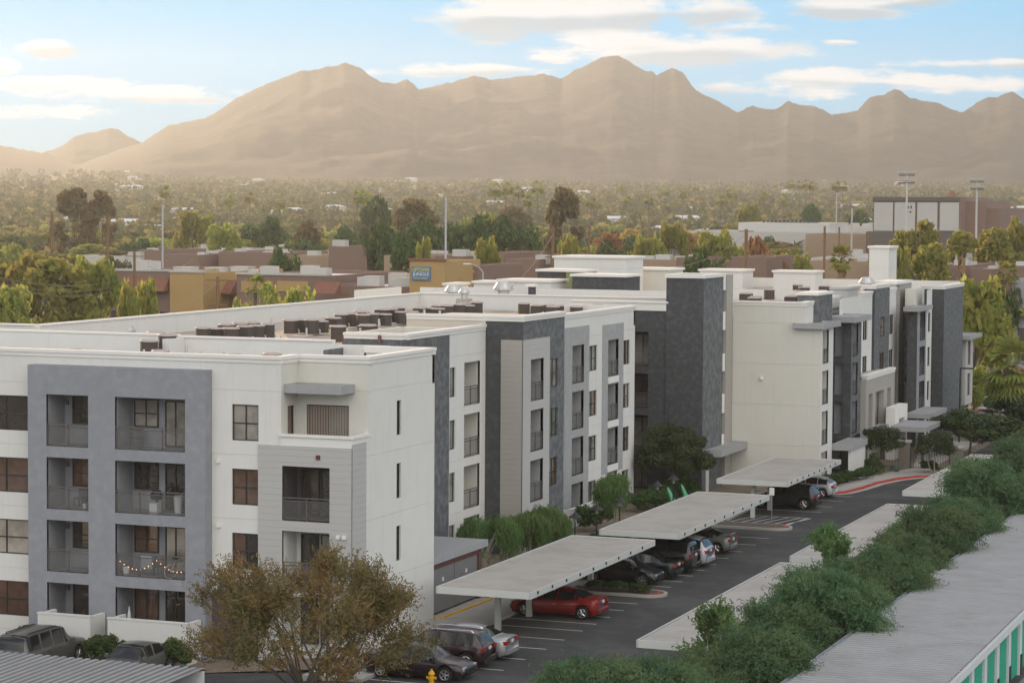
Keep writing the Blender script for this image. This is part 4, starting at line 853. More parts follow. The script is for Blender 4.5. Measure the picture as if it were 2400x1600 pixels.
RZ = 12.62; first = {0: CR, 1: CS}; used_ = {0: False, 1: False}; rnd = random.Random(3)
def cond(x, y, z, label, group=None, sc=1.0):
    k = 0 if rnd.random() < .55 else 1
    if used_[k]: o = dup(first[k], (x, y, z), rnd.uniform(-.1, .1), sc, label, group)
    else: o = first[k]; o.location = (x, y, z); o['label'] = label; used_[k] = True; o['group'] = group or o['group']
    q = rnd.uniform(.84, 1.0); o.scale = (sc*q, sc*q, sc*rnd.uniform(.82, 1.1)); return o
lab1 = 'brown condenser in the double row along the middle of the long wing roof'; g1 = 'condensers in the middle rows of the long wing roof'
for x0, ys in ((-66.4, (124.9, 126.3, 127.9, 129.4, 131, 136.2, 137.6, 139, 144.0, 145.4, 146.8, 150.2, 151.6, 153, 157.2, 158.6, 160, 162.6, 164.0, 165.4)), (-65.0, (125.6, 127.2, 129.0, 130.6, 136.3, 137.9, 139.5, 144.2, 145.8, 147.4, 150.6, 152.2, 157.0, 158.6, 161.0, 162.6, 164.3))):
    for y in ys: cond(x0+rnd.uniform(-.15, .15), y, RZ+.05, lab1, g1, 1.08)
lab2 = 'brown condenser in the inner group beside the slate walled roof box'; g2 = 'condensers beside the roof box of the long wing'
for (x, y) in ((-59.8, 129.0), (-58.6, 130.6), (-59.3, 143.4), (-59.0, 145.4), (-57.3, 142.4), (-57.3, 144.4), (-58.4, 141.4)): cond(x, y, RZ+.05, lab2, g2, 1.08)
lab3 = 'brown condenser in the cluster behind the white wall by the dark recess'; g3 = 'condensers in the cluster before the dark recess'
for (x, y) in ((-57.8, 160.6), (-56.4, 161.5), (-58.2, 163.6), (-56.6, 164.4), (-55.4, 163.1), (-59.6, 162.2), (-59.9, 165.4), (-61.2, 163.8)): cond(x, y, RZ+.1, lab3, g3, 1.08)
lab4 = 'fan top of a condenser just showing over the front parapet'; g4 = 'condensers behind the front parapet'
for px in (0, 38, 102, 238, 322, 512, 607, 738, 832):
    p = at(px, 822+px*.024, 13.75); cond(p.x-1.2, 104.6, 12.74, lab4, g4, 1.0)
for (x, y) in ((-62.4, 111.3), (-62.2, 112.9), (-66, 115.8), (-64.6, 116)): cond(x, y, 12.85, 'dark condenser in the gap between the two parapets of the front wing', 'condensers in the parapet gap', 1.1)
lab5 = 'brown condenser on the far roof behind the cream end wall'; g5 = 'condensers on the roof behind the cream end wall'
for (x, y) in ((-50.2, 184), (-48.6, 180.5), (-49.0, 182.5), (-46.2, 182), (-45.6, 180.4), (-47.2, 190), (-46.4, 193), (-48.2, 195), (-46.4, 184.4), (-49.5, 200), (-51.5, 196), (-44.6, 180.6), (-51.6, 206), (-49.2, 206)): cond(x, y, 12.95, lab5, g5, 1.15)
mb = MB()
def vent(px, py, dist, label, s=1.0):
    d = raydir(px, py); k = dist/hypot(d.x, d.y); x, y, zt = d.x*k, d.y*k, CAMH+d.z*k
    r = empty('roof_vent', (x, y, zt-1.3*s), label=label, cat='roof vent'); 
    mb = MB(); mb.box(-.6*s, .6*s, -.6*s, .6*s, -.5, .35*s); mb.build('kerb', CONC, r); mb = MB(); mb.lathe(0, 0, [(.32*s, .35*s), (.32*s, .8*s), (.55*s, .85*s), (.55*s, .95*s), (.35*s, 1.25*s), (.2*s, 1.3*s)], 16); mb.build('hood', PIPE, r)
vent(297, 760, 150, 'pale square roof vent behind the front parapet'); vent(1180, 660, 196, 'bright domed exhaust vent on the roof ledge', 1.5); vent(1062, 668, 190, 'round galvanised exhaust vent left of the domed one', 1.2); vent(2031, 649, 215, 'shiny domed vent above the cream wing', 1.3)
vent(1088, 676, 183, 'short pinkish flue beside the round exhaust vent', .8)
# ================================================================ things on the balconies
def simple(name, label, cat, m, fn, loc, rz=0):
    r = MB(); fn(r); o = r.build(name, m); o.location = loc; o.rotation_euler = (0, 0, rz); tag(o, label, cat); return o
def chair(loc, rz, label, m):
    r = empty('balcony_chair', loc, rz, label=label, cat='chair')
    mb = MB(); mb.box(-.25, .25, -.25, .25, .42, .46); mb.build('seat', m, r); mb = MB(); mb.box(-.25, .25, .22, .26, .46, .9); mb.build('backrest', m, r)
    for a in (-.22, .22):
        for b in (-.22, .22): mb = MB(); mb.box(a-.02, a+.02, b-.02, b+.02, 0, .42); mb.build('leg', m, r)
GM = mat('garden_furniture', (.10, .10, .10)); WP = mat('white_plastic', (.55, .55, .55))
Z4, Z3_, Z2_, Z1_ = SL[3], SL[2], SL[1], SL[0]
chair((-57.7, 101.8, Z4+.01), .4, 'dark folding chair on the top wide balcony', GM); chair((-60.9, 101.9, Z3_+.01), 0, 'dark chair on the third floor narrow balcony', GM)
chair((-56.4, 101.6, Z2_+.01), 2.5, 'dark chair behind the string lights', GM)
simple('grill', 'black barbecue grill on the third floor wide balcony', 'grill', BLK, lambda m: (m.lathe(0, 0, [(.05, 0), (.05, .6), (.28, .65), (.32, .85), (.2, 1.05), (.05, 1.1)], 12)), (-56.5, 101.5, Z3_+.01))
simple('storage_box', 'pale storage box on the third floor wide balcony', 'box', WP, lambda m: m.box(-.2, .2, -.2, .2, 0, .5), (-56.4, 101.15, Z3_+.01))
simple('laundry_basket', 'white laundry basket on the third floor wide balcony', 'basket', WP, lambda m: m.lathe(0, 0, [(.16, .0), (.22, .85), (.24, .87)], 10), (-55.3, 101.4, Z3_+.01))
simple('flower_pot', 'white pot on the string lit balcony floor', 'pot', WP, lambda m: m.lathe(0, 0, [(.13, 0), (.18, .38)], 10), (-58.0, 101.2, Z2_+.01))
simple('bucket', 'white bucket on the third floor narrow balcony', 'bucket', WP, lambda m: m.lathe(0, 0, [(.1, 0), (.13, .25)], 10), (-60.3, 101.3, Z3_+.01))
simple('cooler', 'pale cooler on the string lit balcony', 'cooler', mat('pale_blue_plastic', (.30, .33, .36)), lambda m: m.box(-.35, .35, -.25, .25, .35, .95), (-57.0, 101.5, Z2_+.01))
tw = simple('folded_parasol', 'folded white parasol leaning on the ground floor patio', 'parasol', WP, lambda m: m.lathe(0, 0, [(.18, 0), (.08, 1.1), (.02, 1.5)], 8), (-57.9, 101.3, Z1_+.01))
bk = empty('bicycle', (-55.2, 101.3, Z2_+.01), 1.1, label='bicycle leaning upright on the string lit balcony', cat='bicycle')
for x in (-.5, .5):
    mb = MB(); mb.tube([(x+.33*cos(u), 0, .34+.33*sin(u)) for u in np.linspace(0, 2*pi, 25)], .022, 6, False); mb.build('wheel', mat('bike_tyre', (.25, .24, .22)), bk)
mb = MB(); mb.tube([(-.5, 0, .34), (-.1, 0, .34), (.35, 0, .8), (-.2, 0, .82), (-.1, 0, .34)], .02, 6); mb.tube([(-.5, 0, .34), (-.2, 0, .82), (-.22, 0, .95)], .02, 6); mb.tube([(.5, 0, .34), (.33, 0, .98)], .02, 6); mb.build('bicycle_frame', mat('bike_frame', (.4, .36, .3)), bk)
mb = MB(); mb.tube([(.33, -.25, 1.02), (.33, .25, 1.02)], .018, 6); mb.build('handlebar', BLK, bk); mb = MB(); mb.box(-.34, -.1, -.07, .07, .94, .99); mb.build('saddle', BLK, bk)
sl_ = empty('string_lights', (0, 0, 0), label='string of small warm bulbs along the second floor balcony railing', cat='string lights')
BULB = mat('warm_bulb', (1, .7, .4), emit=((1, .5, .22), 4)); pts = []
for k in range(17):
    u = k/16; pts.append((-58.2+3.5*u, 100.98, Z2_+.85-.5*abs(sin(u*pi*1.6+.3)))) 
mb = MB(); mb.tube(pts, .006, 4); mb.build('wire', BLK, sl_)
for i, p in enumerate(pts): mb = MB(); mb.lathe(p[0], p[1], [(.005, p[2]-.05), (.02, p[2]-.02), (.005, p[2])], 6); mb.build('bulb', BULB, sl_)
chair((-53.7, 131.2, Z4+.01), 1.2, 'dark wicker chair on the top balcony next to the charcoal block', GM)

# plumbing stacks, flues and curbs scattered over the roofs
FL = empty('plumbing_vent', (-62.5, 127, 12.6), label='thin pale plumbing stack on the tan roof', cat='plumbing vent', group='thin plumbing stacks on the roofs'); mb = MB(); mb.tube([(0, 0, 0), (0, 0, .55)], .06, 8); mb.build('pipe', PIPE, FL); mb = MB(); mb.lathe(0, 0, [(.16, 0), (.13, .05), (.07, .14)], 10); mb.build('flashing', CONC, FL)
for i in range(34):
    if i < 20: x, y = rnd.uniform(-72, -55), rnd.uniform(124, 166)
    elif i < 28: x, y = rnd.uniform(-56, -46), rnd.uniform(178, 202)
    else: x, y = rnd.uniform(-74, -56), rnd.uniform(104, 112)
    dup(FL, (x, y, 12.68), 0, rnd.uniform(.9, 1.6))
HT = empty('roof_hatch', (-61.0, 137, 12.62), label='low square hatch with pale kerb on the tan roof', cat='roof hatch', group='low square hatches on the roofs'); mb = MB(); mb.box(-.5, .5, -.4, .4, 0, .32); mb.build('kerb', TRIM, HT); mb = MB(); mb.box(-.54, .54, -.44, .44, .32, .38); mb.build('lid', CTOP, HT)
for (x, y) in ((-62, 128.5), (-60.5, 149), (-63.2, 141), (-62.3, 155), (-69.5, 147), (-58.6, 137.5), (-52, 190), (-53, 199), (-47.4, 187)): dup(HT, (x, y, 12.66), rnd.uniform(-.1, .1), rnd.uniform(.8, 1.3))
# ================================================================ vegetation
def leafmat(name, col, col2, trans=.4, rnd_=.35):
    return mat(name, col, rough=.75, spec=.15, mott=(.55, col2, .35, .65), trans=trans, objrand=rnd_, noise=(2.5, .25))
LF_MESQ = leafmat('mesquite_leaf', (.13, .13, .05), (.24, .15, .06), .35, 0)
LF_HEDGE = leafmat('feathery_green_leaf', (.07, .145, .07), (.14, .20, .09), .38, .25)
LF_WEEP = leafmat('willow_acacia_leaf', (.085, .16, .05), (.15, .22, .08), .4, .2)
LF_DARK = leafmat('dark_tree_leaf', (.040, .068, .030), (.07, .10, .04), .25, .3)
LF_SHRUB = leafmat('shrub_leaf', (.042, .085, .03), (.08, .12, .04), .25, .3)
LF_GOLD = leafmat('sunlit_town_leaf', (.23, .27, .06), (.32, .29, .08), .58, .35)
LF_FAR = mat('hazy_town_leaf', (.07, .085, .03), rough=.8, spec=.1, mott=(.06, (.24, .20, .08), .47, .66), noise=(.12, .5), trans=.5)
LF_RUST = leafmat('autumn_leaf', (.34, .19, .08), (.40, .26, .10), .5, .4)
LF_PINE = leafmat('pine_needles', (.13, .115, .06), (.19, .14, .07), .4, .2)
LF_PALM = leafmat('palm_frond_leaf', (.20, .24, .05), (.28, .26, .08), .4, .3)
SKIRT = mat('dead_palm_skirt', (.24, .16, .08), noise=(4, .3)); BARK = mat('tree_bark', (.10, .08, .06), noise=(3, .3), bump=(12, .02)); BARKL = mat('pale_bark', (.28, .25, .20), noise=(3, .2))
def quads(C, U, Vv):
    "C centres, U and V half vectors -> mesh arrays"
    n = len(C); V = np.empty((n, 4, 3)); V[:, 0] = C-U-Vv; V[:, 1] = C+U-Vv; V[:, 2] = C+U+Vv; V[:, 3] = C-U+Vv
    return V.reshape(-1, 3), np.arange(n*4).reshape(n, 4)
def unit(v): return v/np.maximum(np.linalg.norm(v, axis=1, keepdims=True), 1e-6)
def clump_points(rs, n, R, H, z0, k=26, cr=.32, hollow=.45, flat=.8):
    "points in k clumps scattered over an ellipsoid crown"
    u = unit(rs.normal(size=(k, 3))); u[:, 2] = np.where(u[:, 2] < -.45, -u[:, 2], u[:, 2]); rad = rs.uniform(hollow, 1.0, (k, 1))**.6
    cc = u*rad*np.array([R, R, H/2]); cc[:, 2] += z0+H/2; sz = rs.uniform(.6, 1.25, k)*cr*R
    idx = rs.integers(0, k, n); d = unit(rs.normal(size=(n, 3)))*rs.uniform(.35, 1.0, (n, 1))**.5
    P_ = cc[idx]+d*sz[idx][:, None]*np.array([1, 1, flat]); return P_, cc, d
def crown_blob(seed, n, R, H, z0, leaf, k=26, cr=.32, flat=.8, asp=.6):
    rs = np.random.default_rng(seed); P_, cc, d = clump_points(rs, n, R, H, z0, k, cr, .4, flat)
    nrm = unit(d+rs.normal(size=(n, 3))*.7); a = unit(np.cross(nrm, rs.normal(size=(n, 3)))); b = np.cross(nrm, a)
    s = leaf*rs.uniform(.6, 1.3, (n, 1)); return quads(P_, a*s, b*s*asp)+(cc,)
def crown_spray(seed, n_twig, R, H, z0, k=30, twig=.9, leaves=9, lw=.022, ll=.075, droop=.5, cr=.3, up=.35):
    "feathery crown: arching twigs carrying narrow leaflets"
    rs = np.random.default_rng(seed); P_, cc, d = clump_points(rs, n_twig, R, H, z0, k, cr, .35, .8)
    cen = np.array([0, 0, z0+H*.35]); out = unit(unit(P_-cen)+rs.normal(size=(n_twig, 3))*.55+np.array([0, 0, up])); L = twig*rs.uniform(.5, 1.3, (n_twig, 1))
    Cs = []; Us = []; Vs = []
    for j in range(leaves):
        t = (j+.5)/leaves; p = P_+out*L*t; p[:, 2] -= (droop*L[:, 0]*t*t); tan_ = unit(out+np.array([0, 0, -1])*droop*2*t)
        side = unit(np.cross(tan_, rs.normal(size=(n_twig, 3)))); q = unit(tan_*.6+side)
        w = np.cross(q, unit(rs.normal(size=(n_twig, 3)))); w = unit(w)
        Cs.append(p+side*ll*.7); Us.append(q*ll*rs.uniform(.7, 1.3, (n_twig, 1))); Vs.append(w*lw)
    # the twigs themselves
    return quads(np.concatenate(Cs), np.concatenate(Us), np.concatenate(Vs))+(cc, P_, out, L)
def trunk_mesh(cc, h0, r0, nl=9, seed=0, lean=.15, base=(0, 0, 0)):
    rs = random.Random(seed); mb = MB(); top = Vector((rs.uniform(-lean, lean), rs.uniform(-lean, lean), h0))
    mb.tube([base, tuple(Vector(base)*.5+top*.5+Vector((rs.uniform(-.08, .08), rs.uniform(-.08, .08), 0))), tuple(top)], [r0, r0*.8, r0*.65], 8)
    cc = list(cc); rs.shuffle(cc)
    for c in cc[:nl]:
        c = Vector(c); mid = top.lerp(c, .5)+Vector((rs.uniform(-.2, .2), rs.uniform(-.2, .2), rs.uniform(.0, .3)))
        mb.tube([tuple(top.lerp(Vector(base), rs.uniform(0, .25))), tuple(mid), tuple(c)], [r0*.45, r0*.28, r0*.1], 6)
    return mb
def tree(name, label, loc, crown, m, bark=BARK, h0=1.5, r0=.14, nl=10, seed=0, group=None, cat='tree', rz=0, multi=1):
    r = empty(name, loc, rz, label=label, cat=cat); 
    if group: r['group'] = group
    cr = np_mesh('crown', crown[0], crown[1], m, r)
    if multi == 1: trunk_mesh(crown[2], h0, r0, nl, seed).build('trunk', bark, r, smooth=True)
    else:
        for i in range(multi): 
            a = 2*pi*i/multi+seed; trunk_mesh([c for c in crown[2] if (c[0]*cos(a)+c[1]*sin(a)) > -.3] or crown[2], h0, r0*.8, max(3, nl//multi+1), seed+i, .6, (cos(a)*.12, sin(a)*.12, 0)).build('trunk', bark, r, smooth=True)
    return r
# the olive brown tree in front of the front wing
fr = crown_spray(11, 4700, 4.9, 6.3, .8, k=80, twig=.95, leaves=9, lw=.020, ll=.065, droop=.15, cr=.14, up=.8)
p = at(715, 1700, 0)
tree('mesquite_tree', 'large olive brown thin leaved tree in front of the white and lap sided corner', (-42.2, 88.6, -.6), fr, LF_MESQ, h0=1.6, r0=.16, nl=22, seed=2, multi=3)
# hedge of feathery trees between the carports and the storage shed
hv = [crown_spray(30+i, 5000, 1.75+.12*i, 3.2, .9, k=44, twig=1.25, leaves=12, lw=.016, ll=.06, droop=.5, cr=.24, up=.75) for i in range(3)]
hl = ['lowest feathery green tree at the bottom edge left of the small roof corner', 'feathery green tree covering the front corner of the big tan carport', 'feathery tree beside the middle of the big tan carport', 'tall feathery tree leaning over the carport between two roofs', 'leafy tree where the second hedge side carport begins', 'green tree with loose shoots against the second hedge side carport', 'dense green tree beyond the second hedge side carport', 'dense feathery tree beside the white corner of the farthest hedge side carport', 'feathery tree over the far end of the farthest hedge side carport', 'dark green tree right of the farthest carport roof', 'green tree at the right edge above the shed gutter', 'last green tree of the hedge by the right edge']
hp = [(-25.0, 75.6, .85), (-24.4, 80.6, 1.0), (-24.3, 85.6, .74), (-24.2, 90.6, .98), (-24.4, 95.8, .80), (-24.0, 101.3, 1.08), (-24.3, 107.2, .86), (-24.0, 113.2, 1.1), (-24.3, 119.8, .92), (-24.3, 126.2, 1.12), (-24.1, 134.5, 1.05), (-24.4, 143.5, 1.2)]
hp0 = []
for i in range(3): hp0.append(tree('feathery_tree', hl[i], (hp[i][0], hp[i][1], 0), hv[i], LF_HEDGE, BARKL, 1.2, .12, 16, i, 'feathery trees in a row between carports and shed', rz=i*1.3, multi=3)); hp0[-1].scale = (hp[i][2],)*3
for i in range(3, 12): dup(hp0[i % 3], (hp[i][0], hp[i][1], 0), i*2.1, (hp[i][2], hp[i][2], hp[i][2]*(1.0, .9, 1.1)[i % 3]), hl[i])
for i, (x, y, l) in enumerate(((-27.6, 118.0, 'loose leafy shoots poking over the second hedge side carport'), (-26.6, 93.5, 'loose shoots at the front corner of the big tan carport'), (-27.9, 78.5, 'thin leafy shoots left of the small roof corner'))):
    c = crown_spray(70+i, 420, 1.0, 3.2, 1.4, k=8, twig=.9, leaves=10, lw=.03, ll=.07, droop=.1, cr=.3, up=1.2); tree('young_tree', l, (x, y, 0), c, LF_WEEP, BARKL, 1.4, .05, 6, i, None, multi=1)
for i, (x, y, s, l) in enumerate(((-26.7, 77.6, 1.22, 'spreading feathery tree at the bottom edge beside the small roof corner'), (-25.9, 83.2, 1.0, 'feathery tree filling the gap between the small roof corner and the big tan carport'), (-25.4, 88.8, .88, 'low feathery tree before the front end of the big tan carport'), (-25.5, 98.6, .98, 'feathery tree leaning over the side of the big tan carport'), (-25.2, 110.3, .98, 'feathery tree filling the hedge opposite the red sedan'), (-25.6, 130.2, .9, 'feathery tree leaning over the second hedge side carport'), (-25.6, 139.0, .95, 'feathery tree near the far end of the second hedge side carport'))): dup(hp0[i % 3], (x, y, 0), i*1.9+.6, (s, s, s*.95), l)
for i, y in enumerate((161, 171, 182, 194)): dup(hp0[i % 3], (-25.2, y, 0), i*1.7, 1.2, ('tree right of the farthest carport', 'tree at the right edge beyond the carports', 'far tree by the right picture edge', 'farthest hedge tree by the right picture edge')[i]+' with feathery foliage')
# weeping trees by the nearest carport
def weeping(seed, n, R, H, z0, leaves=16):
    rs = np.random.default_rng(seed); k0 = unit(rs.normal(size=(15, 3))); u = unit(k0[rs.integers(0, 15, n)]+rs.normal(size=(n, 3))*.22); u[:, 2] = np.abs(u[:, 2]); P_ = u*np.array([R, R, H*.34])*rs.uniform(.55, 1, (n, 1)); P_[:, 2] += z0+H*.66
    out = unit(np.concatenate([u[:, :2], np.full((n, 1), .2)], 1)); Cs = []; Us = []; Vs = []; L = rs.uniform(.25, 1, (n, 1))**1.2*H*.75
    for j in range(leaves):
        t = (j+.5)/leaves; p = P_+out*(.22*R*t**.6); p[:, 2] -= L[:, 0]*t**1.3; q = unit(np.array([0, 0, -1.0])+rs.normal(size=(n, 3))*.35); w = unit(np.cross(q, rs.normal(size=(n, 3))))
        Cs.append(p+rs.normal(size=(n, 3))*.05); Us.append(q*.11); Vs.append(w*.014)
    cc = P_[::max(1, n//12)]; return quads(np.concatenate(Cs), np.concatenate(Us), np.concatenate(Vs))+(cc,)
wp = [weeping(5, 950, 1.7, 3.6, 1.2), weeping(6, 850, 1.45, 3.4, 1.0)]
W0 = tree('weeping_tree', 'weeping willow like tree nearest the bin store', (-47.7, 122.6, .0), wp[0], LF_WEEP, BARKL, 2.0, .1, 8, 3, 'weeping trees behind the carports', multi=2)
W1 = tree('weeping_tree', 'weeping tree with lighter foliage second from the bin store', (-47.2, 127.0, .1), wp[1], LF_WEEP, BARKL, 2.0, .09, 8, 4, 'weeping trees behind the carports', multi=2)
dup(W0, (-47.3, 130.2, .1), 1.4, (.85, .85, .75), 'weeping tree right of the first two, in front of the charcoal block'); dup(W1, (-48.0, 133.0, .1), 2.4, (.8, .8, .68), 'smaller weeping tree beside the first black lamp')
dup(W1, (-48.3, 146.2, .1), .7, (.9, .9, .84), 'tall weeping tree in front of the white wall and grey balcony panels')
W0.scale = (.95, .95, .84); W1.scale = (.95, .95, .8)
# dark multi-stem tree in the corner before the charcoal tower
dk = crown_blob(21, 15000, 3.1, 4.6, 1.2, .085, k=34, cr=.30)
tree('dark_shade_tree', 'broad dark green tree in the recess before the charcoal tower', (-50.0, 164.4, .1), dk, LF_DARK, BARK, 1.6, .12, 10, 5).scale = (.9, .9, .86)
dk2 = crown_blob(22, 9000, 2.6, 3.4, 1.6, .10, k=26, cr=.32)
DT2 = tree('shade_tree', 'wide dark green tree over the entrance walk by the far canopies', (-36.0, 203.5, .05), dk2, LF_DARK, BARK, 1.8, .12, 9, 6); DT2.scale = (1.15, 1.15, .72)
dup(DT2, (-32.2, 196, .05), 1.2, (1.2, 1.2, .75), 'dark shade tree right of the entrance path above the carport roof'); dup(DT2, (-31, 212, .05), 2.2, (1.3, 1.3, .85), 'dark shade tree behind the others at the end of the car park'); dup(DT2, (-34.0, 222, .05), 3.2, (1.1, 1.1, .75), 'dark tree below the far grey canopy'); dup(DT2, (-27.5, 203, .05), .2, (1.3, 1.3, 1.05), 'dark tree at the right edge under the palm')
# clipped round trees by the gate
rt = crown_blob(23, 5000, 1.55, 1.9, 1.5, .06, k=30, cr=.36)
R0 = tree('clipped_round_tree', 'clipped round headed tree left of the metal gate', (-40.2, 187.6, .05), rt, LF_DARK, BARKL, 1.7, .07, 9, 8, multi=2); dup(R0, (-35.8, 186.9, .05), 1.0, .95, 'clipped round headed tree right of the metal gate')
# shrubs
sb = [crown_blob(40+i, 2200, .62, .95, .05, .05, k=16, cr=.45) for i in range(2)]
def shrub_proto(i, loc, label, m=LF_SHRUB):
    o = np_mesh('shrub', sb[i][0], sb[i][1], m); o.location = loc; tag(o, label, 'shrub', 'rounded shrubs in the planting beds'); return o
S0 = shrub_proto(0, (-40.3, 184.9, .05), 'box shaped green shrub in front of the clipped round tree'); S0.scale = (1.3, 1.3, 1.5)
S1 = shrub_proto(1, (-36.4, 188.4, .1), 'small green shrub in front of the gate'); S1.scale = (1.1, 1.1, .9)
def shrub(x, y, z, s, label, group=None):
    o = dup(random.choice((S0, S1)), (x, y, z), random.uniform(0, 6), s, label); 
    if group: o['group'] = group
for k in range(7): shrub(-41.6+.32*k*.8, 175.4+k*1.15, .1, (1.0, 1.0, .85), 'low green hedge shrub along the curved pavement', 'hedge shrubs along the curved pavement')
for k in range(14): shrub(-46.6+.1*(k % 3), 136.5+k*1.15, .1, (1.25, 1.25, 1.0), 'dense green shrub between the carports and the low white wall', 'shrubs along the garden path')
for k in range(9): shrub(-50.0+(k % 2)*.9, 156+k*1.3, .1, 1.2, 'dark green shrub at the foot of the recess', 'shrubs at the foot of the recess')
for (x, y, l, s) in ((-62.3, 98.9, 'dark round bush left of the grey green vehicle', 1.2), (-58.0, 98.6, 'dark round bush between the two parked cars on the left', 1.25), (-57.2, 98.9, 'dark bush behind the dusty grey sedan bonnet', 1.0), (-54.0, 98.8, 'dark round bush at the right end of the wide patio wall', 1.2), (-49.6, 145.5, 'reddish round shrub at the left end of the white patio wall', 1.7)): shrub(x, y, -.66 if y < 110 else .1, s, l)
for k, (x, y) in enumerate(((-41.8, 123.5), (-40.6, 123.6), (-39.5, 123.6))): shrub(x, y, .12, (.95, .8, .5), 'low clipped green shrub on the first kerb island', 'shrubs on the first kerb island')
for (x, y) in ((-47.6, 120.5), (-48.5, 121.5)): shrub(x, y, .1, 1.0, 'green shrub under the first weeping tree', 'shrubs under the first weeping tree')
# spiky succulents
def agave(x, y, s, label):
    mb = MB()
    for k in range(22):
        a = k*2.4; e = .5+.9*(k/22); d = Vector((cos(a)*cos(e), sin(a)*cos(e), sin(e))); sd = Vector((-sin(a), cos(a), 0))*.05; t = d*.55; mb.poly([tuple(-sd), tuple(sd), tuple(t*.6+sd*.8), tuple(t), tuple(t*.6-sd*.8)])
    o = mb.build('agave', mat('agave_leaf', (.10, .17, .12))); o.location = (x, y, .05); o.scale = (s,)*3; tag(o, label, 'succulent')
agave(-38.9, 187.6, 1.2, 'spiky agave on the gravel left of the gate path'); agave(-39.6, 189.4, 1.0, 'small agave in front of the brown pillar')
# ---- green and white folded market umbrellas beyond the shrubs
for (x, y, l) in ((-47.3, 156.3, 'pale green kayak shaped parasol cover standing in the shrubs, left one'), (-46.9, 158.2, 'pale green kayak shaped parasol cover in the shrubs, right smaller one')):
    mb = MB(); mb.lathe(0, 0, [(.03, 0), (.13, .5), (.16, .9), (.1, 1.5), (.02, 1.8)], 10); o = mb.build('green_cover', mat('mint_cover', (.12, .42, .24))); o.location = (x, y, .3); o.rotation_euler = (.3, -.3, 0); tag(o, l, 'cover')
# ================================================================ palms
def palm_parts(seed, h, skirt, nf=34, fl=1.5):
    rs = random.Random(seed); fv = MB()
    for k in range(nf):
        a = rs.uniform(0, 2*pi); e = rs.uniform(-.75, 1.35); d = Vector((cos(a)*cos(e), sin(a)*cos(e), sin(e))); L = fl*rs.uniform(.8, 1.1)
        s = Vector((-sin(a), cos(a), 0)); p0 = Vector((0, 0, h)); mid = p0+d*L*.55; u = d.cross(s)
        # fan of leaflets
        for j in range(9):
            b = (j-4)/4*1.15; q = d*cos(b)+s*sin(b); tip = mid+q*L*.55+Vector((0, 0, -.22*L*abs(sin(b))-.10*L)); w = (d*sin(b)-s*cos(b))*.05*fl
            fv.poly([tuple(mid-w*.3), tuple(mid+w*.3), tuple(mid.lerp(tip, .5)+w), tuple(tip), tuple(mid.lerp(tip, .5)-w)])
        fv.poly([tuple(p0-s*.02), tuple(p0+s*.02), tuple(mid+s*.02), tuple(mid-s*.02)])
    tb = MB(); tb.tube([(0, 0, 0), (.1, 0, h*.5), (0, 0, h)], [.28, .17, .16], 8); sk = MB()
    for k in range(90):
        a = rs.uniform(0, 2*pi); z = h-.1-rs.random()*skirt; r = .55*fl/1.5*(1-.5*(h-z)/max(skirt, .1)); o = Vector((cos(a), sin(a), 0)); s = Vector((-sin(a), cos(a), 0))*.16
        sk.poly([(0, 0, z+.25), tuple(o*r+s+Vector((0, 0, z-.15))), tuple(o*r*1.05+Vector((0, 0, z-.9))), tuple(o*r-s+Vector((0, 0, z-.2)))])
    return fv, tb, sk
def palm(name, label, loc, seed, h, skirt, fl=1.5, sc=1, group=None, nf=34):
    r = empty(name, loc, 0, label=label, cat='palm tree'); 
    if group: r['group'] = group
    f, t_, s = palm_parts(seed, h, skirt, nf, fl); f.build('fronds', LF_PALM, r); t_.build('trunk', BARK, r, smooth=True)
    if skirt > 0: s.build('skirt', SKIRT, r)
    r.scale = (sc,)*3; return r
